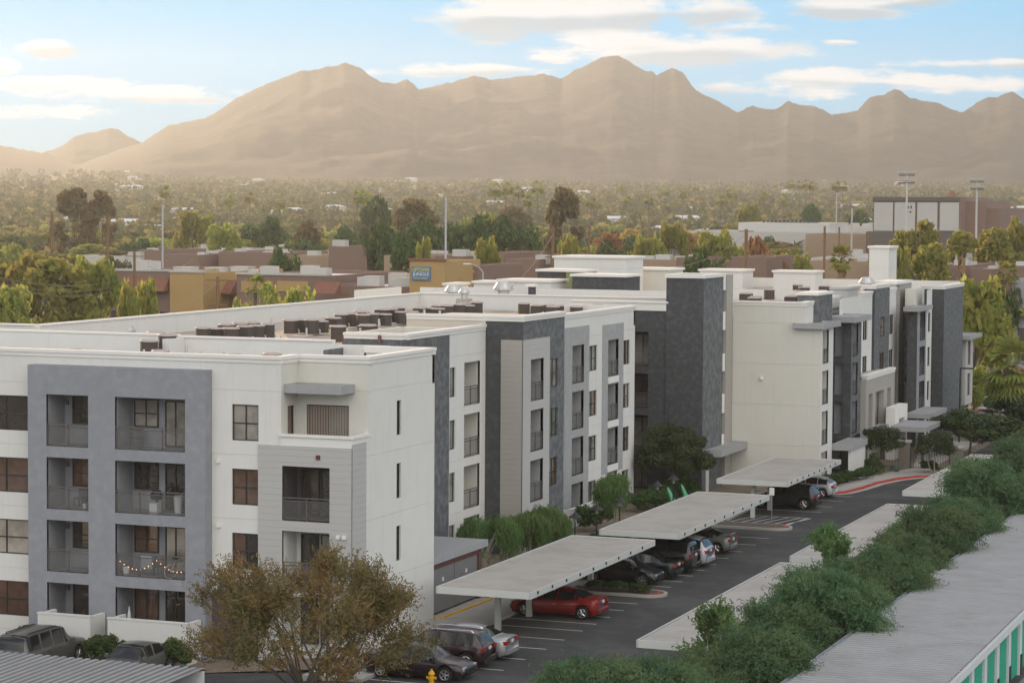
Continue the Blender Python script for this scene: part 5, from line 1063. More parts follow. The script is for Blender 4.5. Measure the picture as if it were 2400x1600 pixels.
# ================================================================ the neighbourhood beyond
BRN = mat('town_brown_stucco', (.19, .125, .10), noise=(.3, .12)); TAN = mat('town_tan_stucco', (.30, .22, .15), noise=(.3, .1)); OCH = mat('town_ochre_stucco', (.36, .24, .10), noise=(.3, .1))
REDR = mat('red_tile_roof', (.20, .085, .06), noise=(1.5, .2), groove=(.3, .04, .3)); WROOF = mat('white_roof_coating', (.55, .56, .58), noise=(.2, .1)); PALE = mat('town_pale_wall', (.42, .41, .38), noise=(.3, .1)); GREYW = mat('town_grey_wall', (.25, .25, .26), noise=(.3, .1))
DKW = mat('town_window_dark', (.03, .03, .035), rough=.15, spec=.7)
def ray_at_Y(px, py, Y): d = raydir(px, py); k = Y/d.y; return d.x*k, CAMH+d.z*k
def block(name, label, px0, px1, ytop, dist, depth, m, roof=WROOF, z0=-.5, cat='building', windows=0, units=0, seed=0, parapet=.5, trim=None, wz=(.9, 2.2)):
    "a flat roofed building whose front face stands at the given distance"
    d = raydir((px0+px1)/2, ytop); Y = d.y/hypot(d.x, d.y)*dist; x0, z1 = ray_at_Y(px0, ytop, Y); x1, _ = ray_at_Y(px1, ytop, Y)
    cx = (x0+x1)/2; w = (x1-x0)/2; g = gz(dist); z0 = g+z0; r = empty(name, (cx, Y, z0), label=label, cat=cat); h = z1-z0; rs = random.Random(seed+int(px0))
    mb = MB(); mb.box(-w, w, 0, depth, 0, h-parapet); mb.box(-w, w, 0, .3, h-parapet, h); mb.box(-w, w, depth-.3, depth, h-parapet, h); mb.box(-w, -w+.3, .3, depth-.3, h-parapet, h); mb.box(w-.3, w, .3, depth-.3, h-parapet, h); mb.build('wall', m, r)
    mb = MB(); mb.poly([(-w+.3, .3, h-parapet+.02), (w-.3, .3, h-parapet+.02), (w-.3, depth-.3, h-parapet+.02), (-w+.3, depth-.3, h-parapet+.02)]); mb.build('roof', roof, r)
    if trim: mb = MB(); mb.box(-w-.15, w+.15, -.15, .35, h, h+.3); mb.build('coping', trim, r)
    for k in range(windows):
        x = -w+(k+.5)*2*w/windows; ww = min(1.6, w/windows*.6); mb = MB(); mb.box(x-ww, x+ww, -.06, 0, h*wz[0]/4, h*wz[1]/4); mb.build('window', DKW, r)
    for k in range(units):
        x = rs.uniform(-w*.85, w*.85); y = rs.uniform(1.5, max(2, min(depth-3, 9))); s = rs.uniform(.7, 1.3); mb = MB(); mb.box(x-s, x+s, y, y+1.6, h-parapet, h-parapet+s*1.5); mb.build('rooftop_unit', PALE, r)
    return r
def eave(r, px0, px1, y0, y1, dist, m, name='tiled_eave', out=2.0):
    d = raydir((px0+px1)/2, y0); Y = d.y/hypot(d.x, d.y)*dist; a, z1 = ray_at_Y(px0, y0, Y); b, _ = ray_at_Y(px1, y0, Y); _, z0 = ray_at_Y(px0, y1, Y)
    L = r.location; mb = MB(); a -= L.x; b -= L.x; y = Y-L.y; z0 -= L.z; z1 -= L.z
    mb.poly([(a, y-out, z0), (b, y-out, z0), (b, y-.1, z1), (a, y-.1, z1)]); mb.poly([(a, y-out, z0), (a, y-.1, z1), (a, y-.1, z0)]); mb.poly([(b, y-out, z0), (b, y-.1, z1), (b, y-.1, z0)]); mb.build(name, m, r)
# strip mall just behind
r = block('shop_building', 'brown and ochre shopping parade with red tiled eaves, left part', 255, 398, 634, 330, 26, BRN, windows=5, units=3, trim=PALE); eave(r, 300, 398, 648, 680, 329.5, REDR)
r = block('shop_building', 'ochre square shop tower between the two red eaves', 398, 476, 638, 326, 24, OCH, windows=2, trim=PALE)
r = block('shop_building', 'low shop with red tiled eave under two pale roof boxes', 476, 555, 655, 332, 24, BRN, windows=3, trim=None); eave(r, 476, 555, 657, 686, 331.5, REDR)
for (a, b, t, l) in ((480, 520, 628, 'pale square plant box on the shop roof, left one'), (540, 581, 626, 'pale square plant box on the shop roof, right one'), (406, 448, 627, 'flat pale box on the ochre shop tower')):
    d = raydir(a, t); Y = d.y/hypot(d.x, d.y)*340; x0, z1 = ray_at_Y(a, t, Y); x1, z0 = ray_at_Y(b, t+22, Y); mb = MB(); mb.box(x0, x1, Y, Y+2.2, z0-.6, z1); mb.box(x0-.08, x1+.08, Y-.08, Y+2.28, z1, z1+.1); tag(mb.build('plant_box', PALE), l, 'plant box')
r = block('shop_building', 'long brown shop block with ochre recess behind the small palm', 555, 760, 643, 318, 26, BRN, windows=0, units=4, trim=PALE)
L = r.location; mb = MB(); x0, z1 = ray_at_Y(566, 658, L.y); x1, z0 = ray_at_Y(640, 686, L.y); mb.box(x0-L.x, x1-L.x, -.12, 0, z0-L.z, z1-L.z); x0, z1 = ray_at_Y(650, 658, L.y); x1, z0 = ray_at_Y(722, 684, L.y); mb.box(x0-L.x, x1-L.x, -.12, 0, z0-L.z, z1-L.z); mb.build('ochre_panel', OCH, r)
r = block('shop_building', 'low brown shop wing with white roof and many roof units', 745, 966, 668, 305, 24, BRN, units=8, trim=None); eave(r, 745, 800, 660, 686, 304.5, REDR)
# sign tower with the play park sign
r = block('shop_building', 'tan shop tower carrying the blue, yellow and white play park sign', 960, 1042, 611, 300, 12, OCH, trim=REDR, cat='building'); L = r.location
def on_face(px, py): x, z = ray_at_Y(px, py, L.y); return x-L.x, z-L.z
x0, z1 = on_face(966, 624); x1, z0 = on_face(1010, 657)
mb = MB(); mb.box(x0, x1, -.2, -.02, z0, z1); board = mb.build('sign_board', mat('sign_blue', (.10, .17, .30)), r)
def text(body, x, z, h, w, m, parent, y=-.23, name='lettering'):
    c = bpy.data.curves.new(name, 'FONT'); c.body = body; c.extrude = .02; c.align_x = 'CENTER'; o = bpy.data.objects.new(name, c); COL.objects.link(o); bpy.context.view_layer.update()
    me = bpy.data.meshes.new_from_object(o); bpy.data.objects.remove(o, do_unlink=True); vs = [v.co for v in me.vertices]; wx = max(v.x for v in vs)-min(v.x for v in vs); hz = max(v.y for v in vs)-min(v.y for v in vs)
    mx = (max(v.x for v in vs)+min(v.x for v in vs))/2; mn = min(v.y for v in vs)
    for v in me.vertices: v.co = ((v.co.x-mx)*w/wx+x, y-v.co.z, (v.co.y-mn)*h/hz+z)
    me.materials.clear(); me.materials.append(m); q = bpy.data.objects.new(name, me); COL.objects.link(q); q.parent = parent; return q
SY = mat('sign_lime', (.55, .55, .05)); SW = mat('sign_white_letters', (.65, .68, .68)); xm = (x0+x1)/2; ww = x1-x0; hh = z1-z0
text('UPTOWN', xm, z0+hh*.60, hh*.30, ww*.86, SY, board); text('JUNGLE', xm, z0+hh*.26, hh*.29, ww*.86, SW, board); text('FUN PARK', xm, z0+hh*.07, hh*.13, ww*.72, mat('sign_pale_lime', (.42, .5, .25)), board)
r = block('shop_building', 'dark brown shop with small white lettering behind the street lamp', 1082, 1120, 622, 308, 16, BRN); L = r.location; x0, z0 = on_face(1083, 639); x1, z1 = on_face(1111, 631); text('Boston', (x0+x1)/2, z0, z1-z0, x1-x0, SW, r, -.05)
# brown low buildings a street further
specs = [(180, 290, 598, 560, PALE, 'pale low shed among the hazy trees on the left', 0), (300, 330, 590, 520, PALE, 'small pale building with hooded stack left of the brown row', 1), (323, 378, 585, 520, BRN, 'hazy brown building at the left end of the brown row', 0),
 (378, 466, 596, 480, BRN, 'brown building with pale roof in the middle left row', 2), (466, 514, 593, 486, BRN, 'brown building right of the pale roofed one', 1), (514, 575, 589, 480, BRN, 'brown building with raised white roof light', 1), (575, 680, 591, 470, BRN, 'long brown building with white roof boxes', 3), (680, 770, 598, 440, TAN, 'mauve brown building with white penthouse behind the round trees', 2), (770, 860, 577, 430, BRN, 'tall brown building left of the big green tree', 1),
 (900, 972, 598, 420, TAN, 'tan building with white roof left of the play park sign', 2), (1020, 1085, 600, 410, BRN, 'brown building behind the wooden pole', 2), (1120, 1180, 592, 400, BRN, 'brown building with sloping wall by the street lamp', 0), (1185, 1262, 607, 380, BRN, 'brown building with white roof behind the white stair head', 1), (1255, 1300, 598, 400, BRN, 'brown wall left of the tall white stair head', 0),
 (1465, 1590, 607, 420, TAN, 'long building with bright white roof right of the stair head', 5), (1585, 1625, 603, 410, BRN, 'brown stepped building by the round green tree', 0), (1714, 1797, 602, 390, BRN, 'plain brown building behind the orange wooden pole', 0), (1690, 1730, 612, 396, BRN, 'small brown building left of the plain brown one', 0),
 (1895, 2045, 611, 400, TAN, 'brown building with white stepped roof behind the palms', 5), (2045, 2130, 612, 395, BRN, 'brown building between palm and eucalyptus trees', 2), (2200, 2275, 621, 360, BRN, 'brick red building with white roof box, left', 2), (2275, 2350, 629, 355, BRN, 'brick red building with equipment on the roof', 3), (2345, 2430, 622, 352, BRN, 'brick red building at the right edge', 1),
 (2340, 2420, 661, 300, GREYW, 'white and grey low building by the right edge with a dark band', 0)]
for i, (a, b, t, d, m, l, u) in enumerate(specs):
    r = block('town_building', l, a, b, t, d, 20, m, windows=max(1, int((b-a)/28)), units=u, seed=i, parapet=.8 if u < 3 else 1.2)
    if i % 2 == 0 and u: Lx = r.location; q = random.Random(i); w = (raydir(b, t)-raydir(a, t)).length*d; mb = MB(); h = r.children[0].dimensions.z if False else 0
# white roofs seen brightly behind the parapets
for i, (a, b, t, d, l) in enumerate(((395, 520, 583, 560, 'white flat roof plate behind the brown row, left'), (540, 660, 590, 540, 'white flat roof plate behind the brown row, middle'), (960, 1075, 598, 470, 'white stepped roof behind the sign tower'), (1470, 1600, 600, 470, 'white roof strip behind the long bright roof'), (1900, 2050, 604, 450, 'white roof behind the tall palms'), (2215, 2300, 618, 400, 'white roof piece above the brick red building'))):
    block('town_building', l, a, b, t, d, 22, PALE, windows=0, units=3, seed=50+i, parapet=.3)
# school buildings and gym
r = block('school_building', 'long white school building with curved row of roof lights', 1590, 1950, 541, 720, 40, PALE, windows=8, wz=(.6, 1.4)); L = r.location
mb = MB(); x0, z0 = ray_at_Y(1705, 541, L.y); x1, z1 = ray_at_Y(1950, 523, L.y+15); mb.box(x0-L.x, x1-L.x, 12, 36, z0-L.z-1, z1-L.z); mb.build('upper_storey', PALE, r)
for k in range(14):
    px = 1786+k*9.5; x, z = ray_at_Y(px, 521-2.2*sin(k/13*pi), L.y+16); x -= L.x; z -= L.z; mb = MB(); mb.poly([(x, 16, z-.8), (x+.8, 16, z-.8), (x+.95, 16, z+.5), (x+.3, 16, z+.5)]); mb.box(x, x+.9, 16.05, 18, z-.9, z-.1); mb.build('roof_light', DKW, r)
block('school_building', 'tan entrance block with columns right of the white school', 1888, 2036, 548, 640, 25, TAN, windows=6); block('school_building', 'school roof with rows of solar frames', 1950, 2045, 531, 760, 30, PALE, units=14)
r = block('school_gym', 'tall brown school hall with four big white panels', 2047, 2250, 461, 600, 45, BRN, parapet=.6); L = r.location
for i, (a, b) in enumerate(((2050, 2093), (2098, 2145), (2151, 2197), (2204, 2247))):
    mb = MB(); x0, z1 = ray_at_Y(a, 474, L.y); x1, z0 = ray_at_Y(b, 541, L.y); mb.box(x0-L.x, x1-L.x, -.5, -.05, z0-L.z, z1-L.z); mb.build('white_panel', PALE, r)
mb = MB(); x0, z1 = ray_at_Y(2047, 462, L.y); x1, z0 = ray_at_Y(2250, 472, L.y); mb.box(x0-L.x, x1-L.x, -.7, -.04, z0-L.z, z1-L.z); x0, z1 = ray_at_Y(2047, 542, L.y); x1, z0 = ray_at_Y(2250, 565, L.y); mb.box(x0-L.x-.5, x1-L.x, -6, -.52, z0-L.z-4, z1-L.z); mb.build('fascia', mat('brown_grey_fascia', (.10, .09, .085)), r)
mb = MB(); 
for (px, py, w, h) in ((2128, 483, 3, 6), (2135, 482, 3, 7), (2127, 496, 2, 3), (2133, 495, 4, 4)): x0, z1 = ray_at_Y(px, py, L.y); x1, z0 = ray_at_Y(px+w, py+h, L.y); mb.box(x0-L.x, x1-L.x, -.56, -.51, z0-L.z, z1-L.z)
mb.build('emblem', DKW, r)
block('school_gym', 'lower brown wing at the right of the school hall', 2250, 2306, 471, 606, 40, BRN); block('school_gym', 'lowest brown wing with blue roof edge at the right of the school hall', 2306, 2345, 488, 610, 40, BRN); block('school_gym', 'pale blue walled building at the right edge beyond the school', 2340, 2430, 513, 640, 30, mat('pale_blue_wall', (.18, .23, .30)))
# stadium lights
def floodlight(px, ytop, dist, label, wpx):
    x, z = ray_at_Y(px, ytop, raydir(px, 477).y/hypot(*raydir(px, 477)[:2])*dist); y = raydir(px, 477).y/hypot(*raydir(px, 477)[:2])*dist
    r = empty('floodlight_mast', (x, y, 0), label=label, cat='floodlight mast'); mb = MB(); mb.tube([(0, 0, 0), (0, 0, z)], [.3, .17], 8); mb.build('mast', mat('mast_grey', (.42, .42, .41)), r)
    hw = wpx/2/FPX*dist
    for zz in (z, z-1.5): mb = MB(); mb.box(-hw, hw, -.1, .1, zz-.1, zz+.1); mb.build('crossarm', BLK, r)
    for row in (z+.5, z-1.0):
        for k in range(7): xx = -hw+k*2*hw/6; mb = MB(); mb.lathe(xx, -.3, [(.12, row-.3), (.26, row-.15), (.24, row+.15), (.06, row+.28)], 8); mb.build('lamp', mat('flood_lamp', (.35, .35, .32), rough=.3), r)
floodlight(2126, 411, 480, 'tall floodlight mast with two rows of lamps in front of the white panels', 36); floodlight(2290, 427, 520, 'second floodlight mast right of the brown hall', 30)
# utility poles and wires
POLE = mat('wooden_pole', (.17, .10, .055), noise=(2, .25)); POLG = mat('steel_pole', (.35, .36, .38), rough=.5); WIRE = mat('power_wire', (.24, .20, .16), rough=.6)
poles = {}
def pole(key, px, ytop, dist, label, m=POLE, arms=((.6, 1.2),), r0=.16, name='utility_pole'):
    d = raydir(px, ytop); h = hypot(d.x, d.y); x, y, z = d.x/h*dist, d.y/h*dist, CAMH+d.z/h*dist; r = empty(name, (x, y, 0), label=label, cat='utility pole'); mb = MB(); mb.tube([(0, 0, 0), (0, 0, z)], [r0*1.3, r0], 8); mb.build('pole', m, r)
    for (dz, w) in arms:
        if w: mb = MB(); mb.box(-w, w, -.06, .06, z-dz-.1, z-dz); mb.build('crossarm', m, r)
    poles[key] = Vector((x, y, z))
pole('a', 121, 495, 330, 'hazy utility pole on the left beside the dark tall tree'); pole('b', 252, 500, 330, 'utility pole in front of the second dark tree'); pole('c', 381, 482, 420, 'tall steel pole in the left haze', POLG, ((7, .8),)); pole('d', 315, 588, 300, 'short wooden pole with transformer before the brown row'); pole('e', 510, 648, 230, 'wooden pole with crossarms before the shops', POLE, ((.3, 1.3), (2.6, 1.0)))
pole('f', 1045, 462, 310, 'very tall pole with pale top beside the sign tower', POLG, (), .13); pole('g', 1296, 532, 270, 'dark wooden pole left of the white stair head', POLE, ((1.2, .9), (3.3, .9))); pole('h', 1381, 528, 330, 'dark wooden pole behind the tall white stair head', POLE, ((1.0, .8),)); pole('i', 1749, 537, 290, 'orange lit wooden pole in front of the plain brown building', POLE, ((.2, .9),), .2)
pole('j', 1933, 530, 330, 'wooden pole left of the first big palm', POLE, ((1, .3), (2, .3))); pole('k', 1967, 532, 420, 'wooden pole before the school portal', POLE, ((1, .3),)); pole('l', 2039, 545, 310, 'wooden pole between the two skirted palms', POLE, ((1, .3), (2.2, .3))); pole('m', 1997, 488, 560, 'pale slim pole by the school', POLG, ()); pole('n', 1961, 452, 700, 'pale slim pole in front of the far palms', POLG, ())
def wire(a, b, sag, label, dz=0.0, dx=0.0, r=.022):
    A = poles[a] if isinstance(a, str) else Vector(a); B = poles[b] if isinstance(b, str) else Vector(b); A = A+Vector((dx, 0, -dz)); B = B+Vector((dx, 0, -dz)); pts = [tuple(A.lerp(B, t)-Vector((0, 0, sag*4*t*(1-t)))) for t in np.linspace(0, 1, 18)]
    mb = MB(); mb.tube(pts, r, 4); tag(mb.build('power_line', WIRE), label, 'power line')
def at_d(px, py, dist): d = raydir(px, py); h = hypot(d.x, d.y); return (d.x/h*dist, d.y/h*dist, CAMH+d.z/h*dist)
wire(at_d(-40, 500, 330), 'a', 1.0, 'upper hazy wire from the left edge to the first pole'); wire(at_d(-40, 530, 330), 'a', 1.0, 'lower hazy wire from the left edge to the first pole', 2); wire('a', 'b', 1.0, 'top wire between the two left poles'); wire('a', 'b', 1.3, 'lower wire between the two left poles', 4)
wire(at_d(-40, 641, 200), at_d(260, 662, 230), .6, 'uppermost wire across the left trees', r=.02); wire(at_d(-40, 655, 200), at_d(260, 674, 230), .6, 'middle wire across the left trees', r=.02); wire(at_d(-40, 662, 200), at_d(260, 684, 230), .7, 'lowest wire across the left trees', r=.02); wire(at_d(280, 745, 200), 'e', .8, 'bright wire rising to the shop pole', .6)
wire(at_d(350, 625, 300), at_d(455, 604, 330), 1.0, 'bright short wire left of the shop tower'); wire('f', 'g', 3, 'upper wire from the very tall pole across the dark hedge', 8); wire('f', 'g', 3, 'lower wire from the very tall pole across the dark hedge', 12)
wire('g', at_d(1195, 652, 190), .5, 'guy wire sloping down left from the dark pole', .8); wire('h', 'i', 4.5, 'sagging wire to the orange lit pole', .6); wire('h', 'i', 6.0, 'lower sagging wire to the orange lit pole', 1.6); wire('c', 'f', 5, 'faint wire between the tall steel poles', 9)
for i, py in enumerate((722, 738, 750)): wire(at_d(2240, py, 300), at_d(2440, py+2, 300), .4, ('top', 'middle', 'bottom')[i]+' wire in front of the golden tree at the right', r=.022)
# street lamp by the shops
p = Vector(at_d(1132, 634, 280)); r = empty('street_lamp', (p.x, p.y, 0), label='street lamp with curved arm reaching left by the shops', cat='street lamp'); mb = MB(); mb.tube([(0, 0, 0), (0, 0, p.z-.2), (-.5, 0, p.z+.4), (-1.6, 0, p.z+.75)], [.12, .08, .06, .05], 8); mb.build('pole', POLG, r); mb = MB(); mb.box(-2.4, -1.5, -.12, .12, p.z+.68, p.z+.82); mb.build('lamp_head', TRIM, r)
# ================================================================ town trees
tp = {}
def proto(key, n, R, H, z0, leaf, k, m, **kw): tp[key] = (crown_blob(hash(key) % 97 if False else sum(map(ord, key)), n, R, H, z0, leaf, k, **kw), m, R, H+z0)
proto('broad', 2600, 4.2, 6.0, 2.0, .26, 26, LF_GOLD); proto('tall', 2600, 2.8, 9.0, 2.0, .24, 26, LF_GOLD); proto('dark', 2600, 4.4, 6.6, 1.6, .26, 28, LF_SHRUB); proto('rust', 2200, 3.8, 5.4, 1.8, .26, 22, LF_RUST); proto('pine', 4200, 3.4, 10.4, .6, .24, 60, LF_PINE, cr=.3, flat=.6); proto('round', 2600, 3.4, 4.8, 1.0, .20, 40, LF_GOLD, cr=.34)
tlab = {'broad': 'sunlit broad town tree', 'tall': 'tall slender lit town tree', 'dark': 'dark green town tree', 'rust': 'rust orange autumn town tree', 'pine': 'brown green pine in the town', 'round': 'rounded lit town tree'}
built = {}
def ttree(kind, px, ytop, dist, wpx, label, hgt=None, group=None, rz=None):
    c, m, R, Ht = tp[kind]; g = gz(dist)+(-.05 if dist > 360 else -.9); zt = zat(ytop, dist, px); p = atd(px, dist); s = wpx/FPX*dist/2/R; sz = (zt-g)/Ht
    if kind not in built:
        built[kind] = tree(kind+'_tree' if kind not in ('dark', 'round', 'tall', 'broad', 'rust') else {'dark': 'dense_tree', 'round': 'round_tree', 'tall': 'tall_tree', 'broad': 'broad_tree', 'rust': 'autumn_tree'}[kind], label, (p.x, p.y, g), c, m, BARK, Ht*.35, .22, 8, 5); o = built[kind]
    else: o = dup(built[kind], (p.x, p.y, g), 0, None, label)
    o.rotation_euler[2] = rz if rz is not None else rnd.uniform(0, 6.28); o.scale = (s, s, sz); 
    if group: o['group'] = group
    return o
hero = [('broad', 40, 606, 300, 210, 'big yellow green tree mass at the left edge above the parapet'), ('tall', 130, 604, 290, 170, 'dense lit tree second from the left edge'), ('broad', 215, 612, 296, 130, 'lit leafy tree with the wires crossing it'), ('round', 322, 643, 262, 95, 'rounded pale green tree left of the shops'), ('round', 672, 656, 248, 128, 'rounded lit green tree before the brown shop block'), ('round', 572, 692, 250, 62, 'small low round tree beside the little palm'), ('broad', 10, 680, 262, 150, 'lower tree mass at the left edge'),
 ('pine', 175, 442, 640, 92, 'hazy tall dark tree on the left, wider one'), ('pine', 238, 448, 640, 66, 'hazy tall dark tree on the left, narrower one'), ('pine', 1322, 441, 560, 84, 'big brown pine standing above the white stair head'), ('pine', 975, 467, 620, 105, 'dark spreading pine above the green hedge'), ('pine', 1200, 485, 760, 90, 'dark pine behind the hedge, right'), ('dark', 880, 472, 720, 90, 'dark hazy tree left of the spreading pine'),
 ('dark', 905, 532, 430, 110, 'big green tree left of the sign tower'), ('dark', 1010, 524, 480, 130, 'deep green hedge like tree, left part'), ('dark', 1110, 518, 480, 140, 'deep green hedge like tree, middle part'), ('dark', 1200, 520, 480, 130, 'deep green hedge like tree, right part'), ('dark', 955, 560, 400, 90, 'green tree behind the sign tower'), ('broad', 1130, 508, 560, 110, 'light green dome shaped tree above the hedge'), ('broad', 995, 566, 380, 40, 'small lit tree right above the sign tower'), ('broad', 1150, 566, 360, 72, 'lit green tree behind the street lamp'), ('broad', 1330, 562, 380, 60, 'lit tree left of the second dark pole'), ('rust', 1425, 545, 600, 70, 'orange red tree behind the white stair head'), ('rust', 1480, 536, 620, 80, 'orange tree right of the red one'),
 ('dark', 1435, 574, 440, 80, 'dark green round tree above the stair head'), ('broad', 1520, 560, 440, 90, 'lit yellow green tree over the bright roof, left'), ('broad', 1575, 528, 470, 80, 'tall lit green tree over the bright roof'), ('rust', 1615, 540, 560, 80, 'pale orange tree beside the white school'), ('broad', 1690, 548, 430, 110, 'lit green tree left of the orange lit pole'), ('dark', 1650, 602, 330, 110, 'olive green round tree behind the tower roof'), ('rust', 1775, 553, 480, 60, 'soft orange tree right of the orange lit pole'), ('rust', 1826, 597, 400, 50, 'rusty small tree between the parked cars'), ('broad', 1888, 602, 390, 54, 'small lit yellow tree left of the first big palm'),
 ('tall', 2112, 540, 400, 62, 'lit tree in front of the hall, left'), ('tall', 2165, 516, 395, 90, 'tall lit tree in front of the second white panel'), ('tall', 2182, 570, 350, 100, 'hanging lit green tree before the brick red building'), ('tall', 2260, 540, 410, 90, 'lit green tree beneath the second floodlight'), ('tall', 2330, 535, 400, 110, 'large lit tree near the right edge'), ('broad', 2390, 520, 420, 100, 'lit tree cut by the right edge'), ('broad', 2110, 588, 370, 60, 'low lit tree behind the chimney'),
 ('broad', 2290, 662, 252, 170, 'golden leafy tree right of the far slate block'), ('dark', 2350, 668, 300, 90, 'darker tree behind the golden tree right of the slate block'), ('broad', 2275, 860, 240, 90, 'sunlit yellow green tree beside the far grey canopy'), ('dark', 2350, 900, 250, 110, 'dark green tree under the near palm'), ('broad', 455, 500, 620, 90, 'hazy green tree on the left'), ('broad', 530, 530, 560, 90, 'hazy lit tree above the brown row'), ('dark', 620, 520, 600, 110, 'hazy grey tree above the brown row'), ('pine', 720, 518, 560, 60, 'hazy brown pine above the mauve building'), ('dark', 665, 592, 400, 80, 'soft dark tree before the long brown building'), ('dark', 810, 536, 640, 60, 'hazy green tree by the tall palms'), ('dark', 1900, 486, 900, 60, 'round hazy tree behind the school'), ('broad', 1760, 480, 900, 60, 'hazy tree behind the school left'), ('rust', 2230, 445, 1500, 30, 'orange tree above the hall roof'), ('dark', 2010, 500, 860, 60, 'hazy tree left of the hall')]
for h_ in hero: ttree(*h_)
for i, px in enumerate((285, 350, 432, 500, 560, 640, 745, 800, 845, 1240, 1275, 1372, 1555, 1605, 1725, 1810, 1960, 2070, 2140, 2215)):
    d = rnd.uniform(372, 470); ttree(('broad', 'dark', 'round', 'broad')[i % 4], px, 477+(CAMH-rnd.uniform(5.5, 9))/d*FPX, d, rnd.uniform(6, 10)/d*FPX, 'street tree standing between the low brown buildings of the middle distance', group='street trees between the low brown buildings')
# palms
palm('fan_palm', 'fan palm with thick dead skirt, left of the pair', tuple(atd(1974, 285))[:2]+(-.9,), 1, zat(588, 285)+.4, 3.6, 1.9); palm('fan_palm', 'fan palm with dead skirt, right of the pair beside the chimney', tuple(atd(2060, 290))[:2]+(-.9,), 2, zat(602, 290)+.4, 3.2, 1.5)
palm('fan_palm', 'tall palm with brown skirt in front of the right trees', tuple(atd(2256, 330))[:2]+(-.5,), 3, zat(556, 330), 3.5, 1.9); palm('fan_palm', 'slim tall palm at the right with a long thin trunk', tuple(atd(2364, 300))[:2]+(-.9,), 4, zat(622, 300)+.5, 1.8, 1.7); palm('fan_palm', 'small palm in front of the brown shops', tuple(atd(598, 240))[:2]+(-.9,), 5, zat(652, 240), 0, 1.5, nf=26)
palm('date_palm', 'large near palm with orange brown trunk at the right edge', tuple(atd(2388, 218))[:2]+(-.9,), 6, zat(835, 218)+.6, .6, 3.4, nf=46); palm('fan_palm', 'dark green palm heads behind the golden tree', tuple(atd(2330, 275))[:2]+(-.9,), 7, zat(690, 275)+.4, .8, 1.9); palm('fan_palm', 'palm tip entering at the right edge', tuple(atd(2410, 300))[:2]+(-.9,), 8, zat(690, 300), .8, 1.8); palm('fan_palm', 'palm head rising over the slate block corner', tuple(atd(2262, 262))[:2]+(-.9,), 9, zat(662, 262)+.3, .8, 2.0)
fp = palm('distant_palm', 'hazy tall palm on the left', tuple(atd(389, 900))[:2]+(0,), 10, zat(455, 900), 1.2, 3.3, nf=26)
base_h = zat(455, 900)
fps = [(540, 470, 900), (365, 485, 850), (655, 478, 850), (838, 462, 800), (852, 462, 820), (862, 466, 840), (585, 462, 1000), (1160, 445, 900), (1186, 442, 920), (1215, 450, 950), (1260, 440, 1000), (1240, 470, 900), (1385, 475, 900), (1560, 450, 1300), (1600, 455, 1200), (1690, 470, 1000), (1715, 455, 1100), (1790, 460, 1200), (1835, 470, 1100), (1851, 432, 1400), (1874, 434, 1400), (1890, 432, 1350), (1905, 436, 1400), (1960, 436, 1300), (1975, 436, 1300), (1455, 438, 1500), (1520, 470, 1000), (1630, 440, 1600), (1320, 470, 1200), (1470, 470, 1100)]
for i, (px, yt, d) in enumerate(fps):
    p = atd(px, d); g = gz(d); s = (zat(yt, d, px)-g)/base_h; dup(fp, (p.x, p.y, g), i*1.1, (s if s > .5 else .5,)*3, 'small hazy palm silhouette in the far town', 'hazy palms in the far town')
# scattered individual trees in the middle distance, then the far wood as one mass
for i in range(290):
    px = rnd.uniform(-60, 2460); d = rnd.choice((rnd.uniform(480, 760), rnd.uniform(600, 1100))); kd = rnd.choices(('broad', 'dark', 'rust', 'tall', 'round', 'pine'), (5, 5, 1 if px > 1300 else .3, 2, 4, 1))[0]
    if 1860 < px < 2350 and d < 700: continue
    h = rnd.uniform(7, 12.5); yt = 477+(CAMH-gz(d)-h)/d*FPX; wp_ = rnd.uniform(8, 14)/d*FPX
    ttree(kd, px, yt, d, wp_, tlab[kd]+' in the neighbourhood below the mountains', group=tlab[kd]+'s in the neighbourhood')
def far_wood():
    rs = np.random.default_rng(5); n = 11000; a = np.radians(view+rs.uniform(-15, 15, n)); r = 700*(3900/700)**rs.uniform(0, 1, n)**.9; R = rs.uniform(2.2, 6.8, n); H = rs.uniform(3.5, 11.5, n)
    m = 16; Cs = []; Us = []; Vs = []
    g = np.array([gz(q) for q in r])
    for j in range(m):
        d = unit(rs.normal(size=(n, 3))); c = np.stack([r*np.sin(a), r*np.cos(a), g], 1)+d*np.stack([R, R, H*.45], 1)*.8; c[:, 2] += H*.5; nn = unit(d+rs.normal(size=(n, 3))*.5); u = unit(np.cross(nn, rs.normal(size=(n, 3)))); v = np.cross(nn, u); s = (R*.34*rs.uniform(.5, 1.2, n))[:, None]; Cs.append(c); Us.append(u*s); Vs.append(v*s*.8)
    V_, F_ = quads(np.concatenate(Cs), np.concatenate(Us), np.concatenate(Vs)); o = np_mesh('distant_trees', V_, F_, LF_FAR); tag(o, 'mass of small hazy trees reaching to the foot of the mountains', kind='stuff'); return o
far_wood()
LF_FAR.node_tree  # colour varies over the wood by position
